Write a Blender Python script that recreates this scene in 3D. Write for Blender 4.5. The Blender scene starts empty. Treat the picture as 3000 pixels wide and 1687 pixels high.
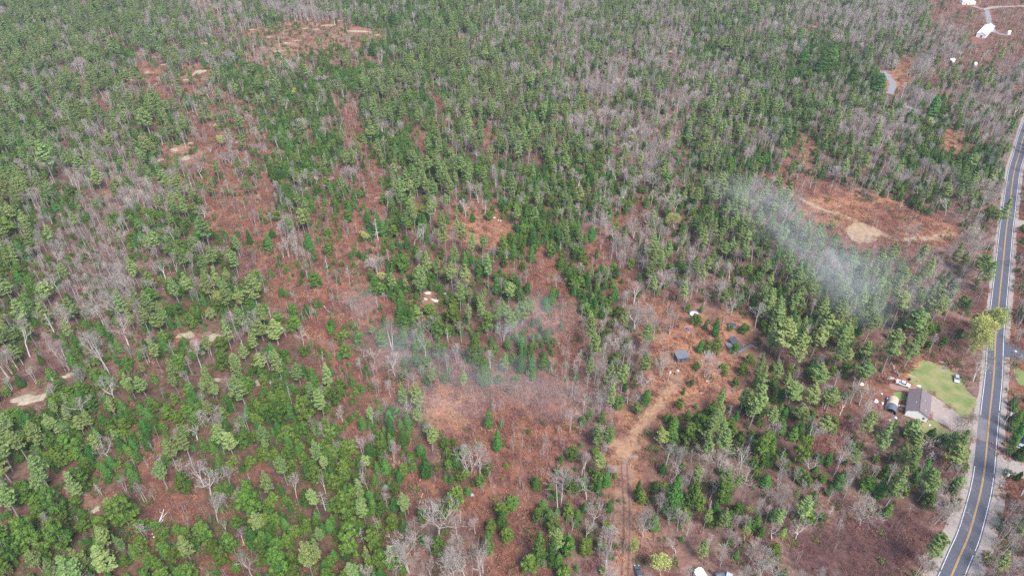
import bpy, math, random
import numpy as np
from mathutils import Vector, Matrix

C = bpy.context.scene.collection
R = math.radians
rnd = random.Random(11)

# ------------------------------------------------------------------ camera, sky, sun, exposure
CAM_H, PITCH = 200.0, R(36.9)
cam_d = bpy.data.cameras.new("camera")
cam = bpy.data.objects.new("camera", cam_d)
C.objects.link(cam)
cam.location = (0, 0, CAM_H)
cam.rotation_euler = (R(90) - PITCH, 0, 0)
cam_d.sensor_width = 36
cam_d.lens = 36 * 2000 / 3000
cam_d.clip_end = 9000
sc = bpy.context.scene
sc.camera = cam
sc.view_settings.view_transform = 'Standard'
sc.view_settings.look = 'None'
sc.view_settings.gamma = 1
sc.view_settings.use_curve_mapping = False
sc.view_settings.exposure = 1.62
SUN_EL, SUN_DIR = R(52), Vector((0.36, -0.62))
SUN_ROT = math.atan2(SUN_DIR.x, SUN_DIR.y)
w = bpy.data.worlds.new("World")
sc.world = w
w.use_nodes = True
sky = w.node_tree.nodes.new('ShaderNodeTexSky')
sky.sky_type = 'NISHITA'
sky.sun_disc = False
sky.sun_elevation = SUN_EL
sky.sun_rotation = SUN_ROT
sky.air_density = 1.0
sky.dust_density = 1.6
sky.ozone_density = 0.6
bg = w.node_tree.nodes['Background']
w.node_tree.links.new(sky.outputs[0], bg.inputs[0])
bg.inputs[1].default_value = 0.10
sd = bpy.data.lights.new("sun", 'SUN')
sd.energy = 1.9
sd.angle = R(20)
sd.color = (1.0, 0.97, 0.93)
sun = bpy.data.objects.new("sun", sd)
C.objects.link(sun)
sun.rotation_euler = Vector((-SUN_DIR.x, -SUN_DIR.y, -math.tan(SUN_EL) * SUN_DIR.length)).to_track_quat('-Z', 'Y').to_euler()
sc.cycles.max_bounces = 5
sc.cycles.diffuse_bounces = 3
sc.cycles.volume_bounces = 1
sc.cycles.transparent_max_bounces = 8
sc.cycles.use_denoising = False

CP, SP = math.cos(PITCH), math.sin(PITCH)


def at(px, py, z=0.0):
    """the point at height z that a photograph pixel (3000 x 1687) looks at"""
    u, v = (px - 1500) / 2000, (843.5 - py) / 2000
    t = (CAM_H - z) / (SP - v * CP)
    return Vector((u * t, (CP + v * SP) * t, z))


def pix(X, Y, Z=0.0):
    q = CAM_H - Z
    c = Y * CP + q * SP
    return 1500 + 2000 * X / c, 843.5 - 2000 * (Y * SP - q * CP) / c


def tall(px, py, hpx):
    """height in metres of something standing at pixel (px, py) whose top is hpx pixels higher"""
    Y = at(px, py).y
    v = (843.5 - (py - hpx)) / 2000
    return CAM_H - Y * (SP - v * CP) / (CP + v * SP)


# ------------------------------------------------------------------ helpers
class MB:
    def __init__(s):
        s.v, s.f = [], []

    def add(s, verts, faces):
        n = len(s.v)
        s.v += [tuple(p) for p in verts]
        s.f += [tuple(i + n for i in f) for f in faces]
        return s

    def box(s, x0, y0, z0, x1, y1, z1):
        v = [(x0, y0, z0), (x1, y0, z0), (x1, y1, z0), (x0, y1, z0), (x0, y0, z1), (x1, y0, z1), (x1, y1, z1), (x0, y1, z1)]
        return s.add(v, [(0, 3, 2, 1), (4, 5, 6, 7), (0, 1, 5, 4), (1, 2, 6, 5), (2, 3, 7, 6), (3, 0, 4, 7)])

    def hexa(s, v):
        return s.add(v, [(0, 3, 2, 1), (4, 5, 6, 7), (0, 1, 5, 4), (1, 2, 6, 5), (2, 3, 7, 6), (3, 0, 4, 7)])

    def prism(s, poly, y0, y1):
        """polygon in x,z extruded along y"""
        n = len(poly)
        v = [(x, y0, z) for x, z in poly] + [(x, y1, z) for x, z in poly]
        f = [tuple(range(n)), tuple(range(2 * n - 1, n - 1, -1))] + [(i, i + n, (i + 1) % n + n, (i + 1) % n) for i in range(n)]
        return s.add(v, f)

    def slab(s, poly, z0, z1):
        n = len(poly)
        v = [(p[0], p[1], z0) for p in poly] + [(p[0], p[1], z1) for p in poly]
        f = [tuple(range(n - 1, -1, -1)), tuple(range(n, 2 * n))] + [(i, (i + 1) % n, (i + 1) % n + n, i + n) for i in range(n)]
        return s.add(v, f)

    def tube(s, pts, radii, k=6, caps=True):
        pts = [Vector(p) for p in pts]
        n0 = len(s.v)
        for i, p in enumerate(pts):
            d = (pts[min(i + 1, len(pts) - 1)] - pts[max(i - 1, 0)]).normalized()
            a = d.cross(Vector((0.13, 0.97, 0.21)))
            if a.length < 1e-3:
                a = d.cross(Vector((1, 0, 0)))
            a.normalize()
            b = d.cross(a)
            for j in range(k):
                t = 2 * math.pi * j / k
                s.v.append(tuple(p + (a * math.cos(t) + b * math.sin(t)) * radii[i]))
        for i in range(len(pts) - 1):
            for j in range(k):
                s.f.append((n0 + i * k + j, n0 + i * k + (j + 1) % k, n0 + (i + 1) * k + (j + 1) % k, n0 + (i + 1) * k + j))
        if caps:
            s.f.append(tuple(n0 + j for j in range(k - 1, -1, -1)))
            s.f.append(tuple(n0 + (len(pts) - 1) * k + j for j in range(k)))
        return s

    def mesh(s, name, m, smooth=False):
        me = bpy.data.meshes.new(name)
        me.from_pydata(s.v, [], s.f)
        me.materials.append(m)
        if smooth:
            me.polygons.foreach_set('use_smooth', [True] * len(me.polygons))
        me.update()
        return me

    def build(s, name, m, parent=None, smooth=False):
        o = bpy.data.objects.new(name, s.mesh(name, m, smooth))
        C.objects.link(o)
        o.parent = parent
        return o


def tag(o, label, cat, group=None):
    o['label'], o['category'] = label, cat
    if group:
        o['group'] = group
    return o


def kindof(o, kind):
    o['kind'] = kind
    return o


def thing(name, label, cat, loc=(0, 0, 0), rz=0.0, group=None):
    o = bpy.data.objects.new(name, None)
    C.objects.link(o)
    o.location, o.rotation_euler = loc, (0, 0, rz)
    o.empty_display_size = 0.5
    return tag(o, label, cat, group)


def nodes_of(name):
    m = bpy.data.materials.new(name)
    m.use_nodes = True
    nt = m.node_tree
    return m, nt, nt.nodes['Principled BSDF'], nt.nodes['Material Output']


def N(nt, typ, **kw):
    n = nt.nodes.new(typ)
    for k, v in kw.items():
        setattr(n, k, v)
    return n


def mat(name, col, rough=0.7, var=0.15, scale=3.0, metal=0.0, spec=0.3, col2=None, bump=0.0):
    """a painted, wooden, stony ... surface: two tones broken up by noise"""
    m, nt, b, out = nodes_of(name)
    tc = N(nt, 'ShaderNodeTexCoord')
    nz = N(nt, 'ShaderNodeTexNoise')
    nz.inputs['Scale'].default_value = scale
    nz.inputs['Detail'].default_value = 6
    nz.inputs['Roughness'].default_value = 0.7
    nt.links.new(tc.outputs['Object'], nz.inputs['Vector'])
    mx = N(nt, 'ShaderNodeMix', data_type='RGBA')
    c2 = col2 or tuple(c * (1 - var) for c in col)
    c1 = col if col2 else tuple(min(1, c * (1 + var)) for c in col)
    mx.inputs['A'].default_value = (*c1, 1)
    mx.inputs['B'].default_value = (*c2, 1)
    mr = N(nt, 'ShaderNodeMapRange')
    mr.inputs['From Min'].default_value = 0.32
    mr.inputs['From Max'].default_value = 0.68
    nt.links.new(nz.outputs['Fac'], mr.inputs['Value'])
    nt.links.new(mr.outputs[0], mx.inputs['Factor'])
    nt.links.new(mx.outputs['Result'], b.inputs['Base Color'])
    b.inputs['Roughness'].default_value = rough
    b.inputs['Metallic'].default_value = metal
    b.inputs['Specular IOR Level'].default_value = spec
    if bump:
        bp = N(nt, 'ShaderNodeBump')
        bp.inputs['Strength'].default_value = 0.6
        bp.inputs['Distance'].default_value = bump
        nt.links.new(nz.outputs['Fac'], bp.inputs['Height'])
        nt.links.new(bp.outputs[0], b.inputs['Normal'])
    return m


def leafmat(name, ca, cb, hue=0.02, val=0.25, transl=0.22, patch=0.0):
    """foliage or twigs: two tones by sprig, shifted a little from plant to plant"""
    m, nt, b, out = nodes_of(name)
    nt.nodes.remove(b)
    at_ = N(nt, 'ShaderNodeAttribute', attribute_name='tint')
    mx = N(nt, 'ShaderNodeMix', data_type='RGBA')
    mx.inputs['A'].default_value = (*ca, 1)
    mx.inputs['B'].default_value = (*cb, 1)
    nt.links.new(at_.outputs['Fac'], mx.inputs['Factor'])
    oi = N(nt, 'ShaderNodeObjectInfo')
    wn = N(nt, 'ShaderNodeTexWhiteNoise', noise_dimensions='1D')
    nt.links.new(oi.outputs['Random'], wn.inputs['W'])
    hs = N(nt, 'ShaderNodeHueSaturation')
    r1 = N(nt, 'ShaderNodeMapRange')
    r1.inputs['To Min'].default_value = 0.5 - hue
    r1.inputs['To Max'].default_value = 0.5 + hue
    r2 = N(nt, 'ShaderNodeMapRange')
    r2.inputs['To Min'].default_value = 1 - val
    r2.inputs['To Max'].default_value = 1 + val
    nt.links.new(oi.outputs['Random'], r1.inputs['Value'])
    nt.links.new(wn.outputs['Value'], r2.inputs['Value'])
    nt.links.new(r1.outputs[0], hs.inputs['Hue'])
    nt.links.new(r2.outputs[0], hs.inputs['Value'])
    nt.links.new(mx.outputs['Result'], hs.inputs['Color'])
    df = N(nt, 'ShaderNodeBsdfDiffuse')
    nt.links.new(hs.outputs[0], df.inputs['Color'])
    if transl > 0:
        tr = N(nt, 'ShaderNodeBsdfTranslucent')
        nt.links.new(hs.outputs[0], tr.inputs['Color'])
        ms = N(nt, 'ShaderNodeMixShader')
        ms.inputs[0].default_value = transl
        nt.links.new(df.outputs[0], ms.inputs[1])
        nt.links.new(tr.outputs[0], ms.inputs[2])
        nt.links.new(ms.outputs[0], out.inputs['Surface'])
    else:
        nt.links.new(df.outputs[0], out.inputs['Surface'])
    return m


def polymesh(name, verts, faces, m, tint=None):
    """verts (n,3) and faces (k,q) arrays into a mesh, tint one value per face"""
    me = bpy.data.meshes.new(name)
    verts = np.asarray(verts, np.float32)
    faces = np.asarray(faces, np.int32)
    k, q = faces.shape
    me.vertices.add(len(verts))
    me.vertices.foreach_set('co', verts.ravel())
    me.loops.add(k * q)
    me.loops.foreach_set('vertex_index', faces.ravel())
    me.polygons.add(k)
    me.polygons.foreach_set('loop_start', np.arange(0, k * q, q, dtype=np.int32))
    me.materials.append(m)
    me.update(calc_edges=True)
    if tint is not None:
        a = me.attributes.new('tint', 'FLOAT', 'FACE')
        a.data.foreach_set('value', np.asarray(tint, np.float32))
    me.validate()
    return me


# ------------------------------------------------------------------ what grows where: one letter per 100 pixel cell of the photograph
ZONES = [
    "PPPPPHHMHHMEEPMMHMMHMMMHHHHRRR",
    "PPMPMMMLLLLEPMMMHMHHEMMEEMHHRR",
    "MMPMSSSEPEEPMPPMMHMHHMMEEEHRHH",
    "MMMPPMSSEEEPEEPPMHHHMMMEMHHEHH",
    "PMMHMSSSEESEEPPMPMHHMMMMHHHEEH",
    "PMHHHSSSEESEPPMEEEEMMMSHHHEMHH",
    "PGGHEPRRSSREPOOEEHRHPPPPRRHHHS",
    "EGGGMPPRSSSSSPERERHPHPPPPPRHHS",
    "GGGHMEPERRREEPESEEHHHPPPPPPHHS",
    "MHEHPMPPERRSEEPSRHHOOOPPPPHYYS",
    "PHEHEEPPPSSHESSESHMOOOPPPPRRHR",
    "EEBEBEPBPPSRRSRRRHMOOOPPPSSSHR",
    "BEEEBBPBBESEMRRRRHOEEPPMSHPSHS",
    "PPBESPEBBBEEMEHRHMOMHMEESHPPHS",
    "PPLESBBBBBBESERRMMOMEMHHHPPHHR",
    "BBBBSBBBBBBBMHERMMOHHMMHHDDHHH",
    "BBPPBBSBPBEHHHRRMHHYHHHHDDDHHH",
]
assert all(len(r) == 30 for r in ZONES)
ZC = np.array([[ord(c) for c in r] for r in ZONES])
# clearings and stands whose outline the grid is too coarse for: centre, radii, letter
SPOTS = [
    (900, 95, 190, 40, 'L'), (1040, 95, 95, 25, 'L'), (580, 210, 60, 35, 'L'), (430, 215, 60, 25, 'L'), (700, 420, 60, 22, 'S'), (530, 450, 55, 35, 'L'),
    (690, 600, 80, 45, 'R'), (770, 745, 40, 50, 'R'), (620, 420, 30, 90, 'R'), (780, 560, 28, 70, 'R'), (1030, 350, 22, 90, 'R'), (1100, 560, 30, 90, 'R'),
    (1240, 400, 18, 60, 'R'), (1430, 400, 18, 50, 'R'), (1290, 320, 16, 45, 'R'), (1420, 680, 75, 45, 'O'), (1875, 640, 22, 55, 'R'), (1590, 800, 40, 75, 'R'),
    (1000, 730, 130, 28, 'R'), (960, 930, 50, 80, 'R'), (1080, 900, 90, 50, 'R'), (1560, 930, 80, 40, 'R'), (1660, 960, 45, 120, 'R'), (1310, 1190, 70, 60, 'O'),
    (1560, 1180, 120, 70, 'R'), (1500, 1330, 130, 90, 'R'), (1180, 1290, 40, 40, 'R'), (1230, 1420, 70, 55, 'R'), (1400, 1470, 60, 60, 'R'), (1540, 1560, 45, 130, 'R'),
    (1100, 1590, 40, 20, 'R'), (830, 1010, 25, 70, 'E'), (925, 1010, 28, 60, 'R'), (470, 1430, 35, 90, 'R'), (560, 1490, 50, 40, 'R'), (780, 1380, 60, 30, 'R'),
    (430, 1490, 30, 30, 'D'), (2450, 620, 130, 35, 'O'), (2560, 700, 80, 40, 'R'), (2680, 660, 80, 40, 'R'), (2790, 410, 45, 40, 'O'), (2360, 440, 25, 60, 'O'),
    (2630, 235, 40, 40, 'O'), (2640, 790, 40, 40, 'R'), (2740, 320, 25, 40, 'E'), (2690, 480, 80, 50, 'E'), (2100, 1130, 90, 50, 'O'), (1990, 1130, 60, 50, 'O'),
    (1960, 890, 35, 50, 'R'), (1830, 820, 35, 50, 'R'), (2420, 1290, 60, 30, 'R'), (2350, 1440, 90, 60, 'H'), (2500, 1600, 180, 75, 'D'), (2650, 1560, 80, 60, 'D'),
    (2980, 30, 80, 25, 'R'), (2960, 130, 60, 40, 'R'), (2650, 180, 25, 25, 'O'), (740, 730, 30, 30, 'D'), (2860, 870, 40, 30, 'D'), (210, 1410, 40, 45, 'L'), (100, 1165, 50, 22, 'L'),
    (600, 990, 60, 25, 'L'), (1260, 880, 45, 30, 'L'), (150, 1060, 40, 30, 'D'), (2960, 1230, 30, 70, 'E'), (2700, 1115, 60, 30, 'O'), (2680, 960, 70, 60, 'P'),
    (2370, 545, 110, 32, 'R'), (2500, 600, 170, 40, 'O'), (2640, 640, 130, 40, 'R'), (2740, 680, 90, 30, 'O'),
]
LANES = [  # narrow brushy lanes between the trees: half width, then the line
    (15, (400, 150), (470, 260), (560, 340), (640, 440), (690, 560), (740, 700), (800, 850), (840, 960)), (13, (960, 250), (1010, 330), (1070, 440), (1110, 560), (1130, 640)), (10, (1170, 300), (1200, 360), (1225, 420), (1245, 470)),
    (9, (1255, 265), (1300, 330), (1330, 360)), (8, (1420, 270), (1480, 330), (1500, 360)), (8, (1530, 120), (1590, 170), (1640, 215)), (9, (1430, 370), (1420, 440)), (12, (1880, 590), (1870, 700)), (13, (2350, 400), (2310, 470), (2280, 520)),
    (9, (170, 170), (260, 260), (330, 340), (400, 420)), (9, (230, 0), (300, 60), (380, 140)), (9, (580, 0), (680, 80), (740, 130)), (10, (545, 870), (540, 960), (505, 1010)), (15, (465, 1290), (480, 1400), (500, 1480)),
    (11, (1590, 690), (1620, 760), (1660, 860)), (8, (700, 300), (760, 380), (800, 470)), (8, (860, 300), (900, 370), (940, 470)),
]


def zone_at(px, py, rng, jit=45.0):
    """zone letters for pixel arrays, the cell borders broken up"""
    jx = px + rng.normal(0, jit, px.shape)
    jy = py + rng.normal(0, jit * 0.8, py.shape)
    z = ZC[np.clip((jy / 100).astype(int), 0, 16), np.clip((jx / 100).astype(int), 0, 29)].copy()
    jx = px + rng.normal(0, 6, px.shape)
    jy = py + rng.normal(0, 5, py.shape)
    for cx, cy, rx, ry, ch in SPOTS:
        z[((jx - cx) / rx) ** 2 + ((jy - cy) / ry) ** 2 < 1] = ord(ch)
    for hw, *ln in LANES:
        for (x0, y0), (x1, y1) in zip(ln, ln[1:]):
            t = np.clip(((jx - x0) * (x1 - x0) + (jy - y0) * (y1 - y0)) / ((x1 - x0) ** 2 + (y1 - y0) ** 2), 0, 1)
            z[(jx - x0 - t * (x1 - x0)) ** 2 + (jy - y0 - t * (y1 - y0)) ** 2 < hw * hw] = ord('R')
    return z


# ------------------------------------------------------------------ the ground and what lies flat on it
def spline(pts, step=2.0):
    pts = [Vector(p) for p in pts]
    P = [pts[0] * 2 - pts[1]] + pts + [pts[-1] * 2 - pts[-2]]
    out = []
    for i in range(1, len(P) - 2):
        n = max(2, int((P[i + 1] - P[i]).length / step))
        for k in range(n):
            t = k / n
            out.append(0.5 * ((2 * P[i]) + (P[i + 1] - P[i - 1]) * t + (2 * P[i - 1] - 5 * P[i] + 4 * P[i + 1] - P[i + 2]) * t * t + (3 * P[i] - P[i - 1] - 3 * P[i + 1] + P[i + 2]) * t ** 3))
    out.append(pts[-1])
    return out


def offsets(line, off):
    out = []
    for i, p in enumerate(line):
        d = line[min(i + 1, len(line) - 1)] - line[max(i - 1, 0)]
        n = Vector((d.y, -d.x, 0)).normalized()
        out.append(p + n * (off(i) if callable(off) else off))
    return out


def strip(name, line, o0, o1, z, m, jag=0.0, seed=1, gaps=None):
    """a sheet between two offsets (right of the line is positive)"""
    r = random.Random(seed)
    a = offsets(line, lambda i: (o0(i) if callable(o0) else o0) + r.uniform(-jag, jag))
    b = offsets(line, lambda i: (o1(i) if callable(o1) else o1) + r.uniform(-jag, jag))
    mb = MB()
    mb.v = [(p.x, p.y, z) for p in a] + [(p.x, p.y, z) for p in b]
    n = len(a)
    mb.f = [(i, i + n, i + n + 1, i + 1) for i in range(n - 1) if not (gaps and gaps(i))]
    o = mb.build(name, m)
    return kindof(o, 'structure')


def sheet(name, poly, z, m, jag=0.0, seed=3):
    """a flat patch with a ragged edge"""
    r = random.Random(seed)
    pts = spline([*poly, poly[0]], 1.2)[:-1]
    pts = [p + Vector((r.uniform(-jag, jag), r.uniform(-jag, jag), 0)) for p in pts]
    me = bpy.data.meshes.new(name)
    import bmesh
    bm = bmesh.new()
    f = bm.faces.new([bm.verts.new((p.x, p.y, z)) for p in pts])
    bmesh.ops.triangulate(bm, faces=[f])
    bmesh.ops.recalc_face_normals(bm, faces=bm.faces)
    if sum(f.normal.z for f in bm.faces) < 0:
        bmesh.ops.reverse_faces(bm, faces=bm.faces)
    bm.to_mesh(me)
    bm.free()
    me.materials.append(m)
    o = bpy.data.objects.new(name, me)
    C.objects.link(o)
    return kindof(o, 'structure')


def px_line(pts, step=2.0):
    return spline([at(*p) for p in pts], step)


ROAD = px_line([(2700, 1900), (2745, 1785), (2787, 1687), (2810, 1633), (2837, 1570), (2857, 1502), (2874, 1435), (2884, 1375), (2890, 1318), (2896, 1250), (2901, 1200), (2912, 1092),
                (2918, 976), (2928, 873), (2939, 765), (2948, 674), (2955, 624), (2961, 575), (2972, 500), (2984, 458), (3003, 388), (3040, 290), (3090, 200), (3150, 110)], 2.0)
TRACK = px_line([(1825, 1800), (1830, 1690), (1834, 1600), (1836, 1500), (1832, 1420), (1830, 1350), (1845, 1300), (1880, 1245), (1925, 1190), (1965, 1135), (1985, 1095)], 1.5)
TRACK2 = px_line([(1985, 1095), (1960, 1040), (1935, 985), (1915, 920), (1885, 860), (1845, 820), (1800, 795), (1765, 780)], 1.5)
MUD = px_line([(1520, 1800), (1528, 1687), (1533, 1600), (1530, 1520), (1527, 1450), (1532, 1390), (1540, 1340)], 1.5)
PATH = px_line([(2262, 520), (2330, 572), (2400, 610), (2470, 632), (2540, 664), (2600, 695), (2655, 704), (2720, 700), (2795, 688)], 2.0)
GRAV = px_line([(2585, 208), (2602, 225), (2616, 248), (2606, 275)], 2.0)
GRAV2 = px_line([(2640, 300), (2670, 320), (2700, 335), (2740, 350), (2775, 358), (2830, 368)], 2.0)
FARDR = px_line([(2852, 18), (2880, 28), (2915, 22), (2960, 20), (3040, 18)], 3.0)
FARDR2 = px_line([(2892, 30), (2897, 55), (2904, 80), (2922, 98), (2955, 103)], 3.0)
SIDE = px_line([(2915, 1018), (2940, 1022), (2965, 1030), (3000, 1046), (3060, 1075)], 1.5)
DRIVE_R = px_line([(2890, 1352), (2920, 1358), (2960, 1366), (3000, 1376), (3050, 1385)], 1.5)
DRIVE_U = px_line([(2955, 655), (2985, 657), (3040, 660)], 1.5)
LAWN = [at(*p) for p in [(2664, 1085), (2684, 1062), (2712, 1054), (2745, 1066), (2790, 1084), (2816, 1108), (2836, 1150), (2856, 1166), (2852, 1200), (2818, 1222), (2790, 1196), (2730, 1153), (2700, 1141), (2672, 1122), (2659, 1104)]]
YARD = [at(*p) for p in [(2616, 1152), (2640, 1146), (2655, 1160), (2650, 1172), (2626, 1172)]]
FRONT = [at(*p) for p in [(2700, 1240), (2735, 1228), (2760, 1250), (2790, 1270), (2785, 1285), (2740, 1280), (2700, 1262)]]
DRIVEWAY = [at(*p) for p in [(2712, 1143), (2732, 1156), (2790, 1199), (2822, 1227), (2846, 1244), (2842, 1262), (2800, 1262), (2768, 1246), (2730, 1226), (2716, 1200)]]
DIRT = [at(*p) for p in [(2608, 1122), (2640, 1132), (2665, 1134), (2700, 1139), (2702, 1146), (2660, 1148), (2625, 1142), (2604, 1132)]]
RLAWN = [at(*p) for p in [(2962, 1068), (2990, 1082), (3050, 1120), (3060, 1150), (3000, 1135), (2978, 1112)]]
FIELD = [at(*p) for p in [(2478, 672), (2505, 650), (2545, 664), (2580, 690), (2570, 704), (2530, 712), (2495, 705)]]
FORK = [at(*p) for p in [(1810, 1330), (1770, 1295), (1810, 1288), (1850, 1300), (1870, 1330), (1852, 1352)]]
PUDDLE = [at(*p) for p in [(1830, 1362), (1832, 1350), (1842, 1340), (1852, 1332), (1860, 1334), (1856, 1344), (1846, 1350), (1838, 1358)]]


def axis(lo, fine0, fine1, hi, step):
    mid = list(np.arange(fine0, fine1 + step, step))
    a, s, x = [], step, fine0
    while x > lo:
        s *= 1.35
        x -= s
        a.append(x)
    b, s, x = [], step, mid[-1]
    while x < hi:
        s *= 1.35
        x += s
        b.append(x)
    return np.array(a[::-1] + mid + b)


GCOL = {'P': (.125, .078, .060), 'E': (.115, .070, .052), 'B': (.110, .070, .048), 'M': (.140, .088, .072), 'H': (.185, .118, .098), 'G': (.140, .092, .080), 'R': (.195, .090, .062),
        'O': (.285, .145, .090), 'S': (.165, .080, .058), 'L': (.230, .130, .095), 'D': (.100, .055, .052), 'Y': (.19, .10, .08)}
gx, gy = axis(-4500, -660, 660, 4500, 3.0), axis(-1500, 40, 960, 7000, 3.0)
GX, GY = np.meshgrid(gx, gy)
nrng = np.random.default_rng(5)
den = GY * CP + CAM_H * SP
den = np.where(den < 60, 60, den)
GPX, GPY = 1500 + 2000 * GX / den, 843.5 - 2000 * (GY * SP - CAM_H * CP) / den
gz = zone_at(np.clip(GPX, -50, 3050), np.clip(GPY, -50, 1740), nrng, 25)
gcol = np.zeros(GX.shape + (4,), np.float32)
for ch, c in GCOL.items():
    gcol[gz == ord(ch), :3] = c
gcol[..., 3] = 1
for _ in range(2):
    g2 = gcol.copy()
    g2[1:-1, 1:-1] = (gcol[1:-1, 1:-1] * 2 + gcol[:-2, 1:-1] + gcol[2:, 1:-1] + gcol[1:-1, :-2] + gcol[1:-1, 2:]) / 6
    gcol = g2
ny, nx = GX.shape
idx = np.arange(ny * nx).reshape(ny, nx)
gm, nt, b, out = nodes_of('forest_floor')
vc = N(nt, 'ShaderNodeAttribute', attribute_name='soil')
tc = N(nt, 'ShaderNodeTexCoord')
n1 = N(nt, 'ShaderNodeTexNoise')
n1.inputs['Scale'].default_value = 0.11
n1.inputs['Detail'].default_value = 9
n1.inputs['Roughness'].default_value = 0.68
n2 = N(nt, 'ShaderNodeTexNoise')
n2.inputs['Scale'].default_value = 0.55
n2.inputs['Detail'].default_value = 8
n2.inputs['Roughness'].default_value = 0.75
for n in (n1, n2):
    nt.links.new(tc.outputs['Object'], n.inputs['Vector'])
rp = N(nt, 'ShaderNodeValToRGB')
rp.color_ramp.elements[0].position, rp.color_ramp.elements[0].color = 0.30, (.50, .46, .62, 1)
rp.color_ramp.elements[1].position, rp.color_ramp.elements[1].color = 0.72, (1.35, 1.32, 1.15, 1)
e = rp.color_ramp.elements.new(0.5)
e.color = (1, .96, .95, 1)
nt.links.new(n1.outputs['Fac'], rp.inputs[0])
rp2 = N(nt, 'ShaderNodeValToRGB')
rp2.color_ramp.elements[0].position, rp2.color_ramp.elements[0].color = 0.32, (.55, .5, .5, 1)
rp2.color_ramp.elements[1].position, rp2.color_ramp.elements[1].color = 0.68, (1.4, 1.4, 1.35, 1)
nt.links.new(n2.outputs['Fac'], rp2.inputs[0])
m1 = N(nt, 'ShaderNodeMix', data_type='RGBA', blend_type='MULTIPLY')
m1.inputs['Factor'].default_value = 1
m2 = N(nt, 'ShaderNodeMix', data_type='RGBA', blend_type='MULTIPLY')
m2.inputs['Factor'].default_value = 1
nt.links.new(vc.outputs['Color'], m1.inputs['A'])
nt.links.new(rp.outputs[0], m1.inputs['B'])
nt.links.new(m1.outputs['Result'], m2.inputs['A'])
nt.links.new(rp2.outputs[0], m2.inputs['B'])
nt.links.new(m2.outputs['Result'], b.inputs['Base Color'])
b.inputs['Roughness'].default_value = 0.95
b.inputs['Specular IOR Level'].default_value = 0.1
ground_me = polymesh('ground', np.stack([GX.ravel(), GY.ravel(), np.zeros(nx * ny)], 1),
                     np.stack([idx[:-1, :-1].ravel(), idx[:-1, 1:].ravel(), idx[1:, 1:].ravel(), idx[1:, :-1].ravel()], 1), gm)
ca = ground_me.color_attributes.new('soil', 'FLOAT_COLOR', 'POINT')
ca.data.foreach_set('color', gcol.reshape(-1))
ground = bpy.data.objects.new('ground', ground_me)
C.objects.link(ground)
kindof(ground, 'structure')

M_ASPH = mat('asphalt', (.085, .088, .108), 0.85, 0.16, 0.9, spec=0.2)
M_ASPH2 = mat('patched_asphalt', (.155, .145, .15), 0.9, 0.14, 0.8, spec=0.2)
M_GRAVEL = mat('roadside_gravel', (.29, .25, .225), 0.95, 0.2, 1.3, spec=0.1)
M_GREYGR = mat('grey_gravel', (.22, .21, .22), 0.95, 0.3, 0.8, spec=0.1)
M_YELLOW = mat('yellow_line_paint', (.52, .29, .08), 0.7, 0.15, 2.0)
M_WHITEL = mat('white_line_paint', (.68, .67, .66), 0.7, 0.1, 2.0)
M_TRACK = mat('leafy_track', (.31, .185, .125), 0.95, 0.3, 0.7, spec=0.1, col2=(.19, .11, .08))
M_TRACKO = mat('bracken_track', (.37, .225, .135), 0.95, 0.3, 0.6, spec=0.1, col2=(.23, .13, .085))
M_MUD = mat('wet_mud', (.115, .07, .065), 0.6, 0.3, 0.8, spec=0.4, col2=(.19, .085, .06))
M_PATH = mat('dry_grass_path', (.36, .275, .18), 0.95, 0.2, 0.35, spec=0.1, col2=(.25, .15, .10))
M_LAWN = mat('lawn_grass', (.10, .165, .045), 0.95, 0.3, 0.16, spec=0.1, col2=(.28, .235, .115))
M_LAWN2 = mat('green_grass', (.12, .21, .06), 0.95, 0.3, 0.4, spec=0.1, col2=(.19, .2, .075))
M_DRIVE = mat('gravel_drive', (.30, .245, .215), 0.95, 0.18, 0.9, spec=0.1)
M_DIRT = mat('trodden_dirt', (.26, .165, .13), 0.95, 0.25, 0.8, spec=0.1)
M_WATER = mat('puddle_water', (.20, .18, .19), 0.35, 0.1, 1.0, spec=0.5)

n_road = len(ROAD)
Y_of = lambda i: pix(ROAD[i].x, ROAD[i].y)[1]
strip('gravel_shoulder', ROAD, lambda i: 3.3, lambda i: 4.9 + (2.6 if Y_of(i) > 1380 else 0.6 if Y_of(i) > 700 else 0), .02, M_GRAVEL, 0.25, 1)
strip('gravel_shoulder', ROAD, lambda i: -4.4 - (2.4 if Y_of(i) > 1480 else 1.0 if Y_of(i) > 1180 else 0.3), lambda i: -3.3, .02, M_GRAVEL, 0.25, 2)
strip('road', ROAD, -3.5, 3.5, .05, M_ASPH, 0.05, 3)
strip('road_patch', [p for p in ROAD if 1228 < pix(p.x, p.y)[1] < 1300], -3.4, -0.45, .056, M_ASPH2, 0.05, 4)
strip('road_marking', ROAD, -0.22, -0.07, .062, M_YELLOW)
strip('road_marking', ROAD, 0.07, 0.22, .062, M_YELLOW)
strip('road_marking', ROAD, -3.10, -2.95, .062, M_WHITEL, gaps=lambda i: 1228 < Y_of(i) < 1380)
strip('road_marking', ROAD, 2.95, 3.12, .062, M_WHITEL, gaps=lambda i: i % 17 == 3 and Y_of(i) > 1100)
strip('side_road', SIDE, lambda i: -2.6 - max(0, 9 - i) * .45, lambda i: 2.6 + max(0, 9 - i) * .45, .038, M_ASPH, 0.05, 5)
strip('gravel_drive', DRIVE_R, lambda i: -2.6 - max(0, 9 - i) * .5, lambda i: 2.6 + max(0, 9 - i) * .5, .032, M_GRAVEL, 0.2, 6)
strip('gravel_drive', DRIVE_U, lambda i: -2.6 - max(0, 9 - i) * .5, lambda i: 2.6 + max(0, 9 - i) * .5, .032, M_GRAVEL, 0.2, 7)
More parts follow.
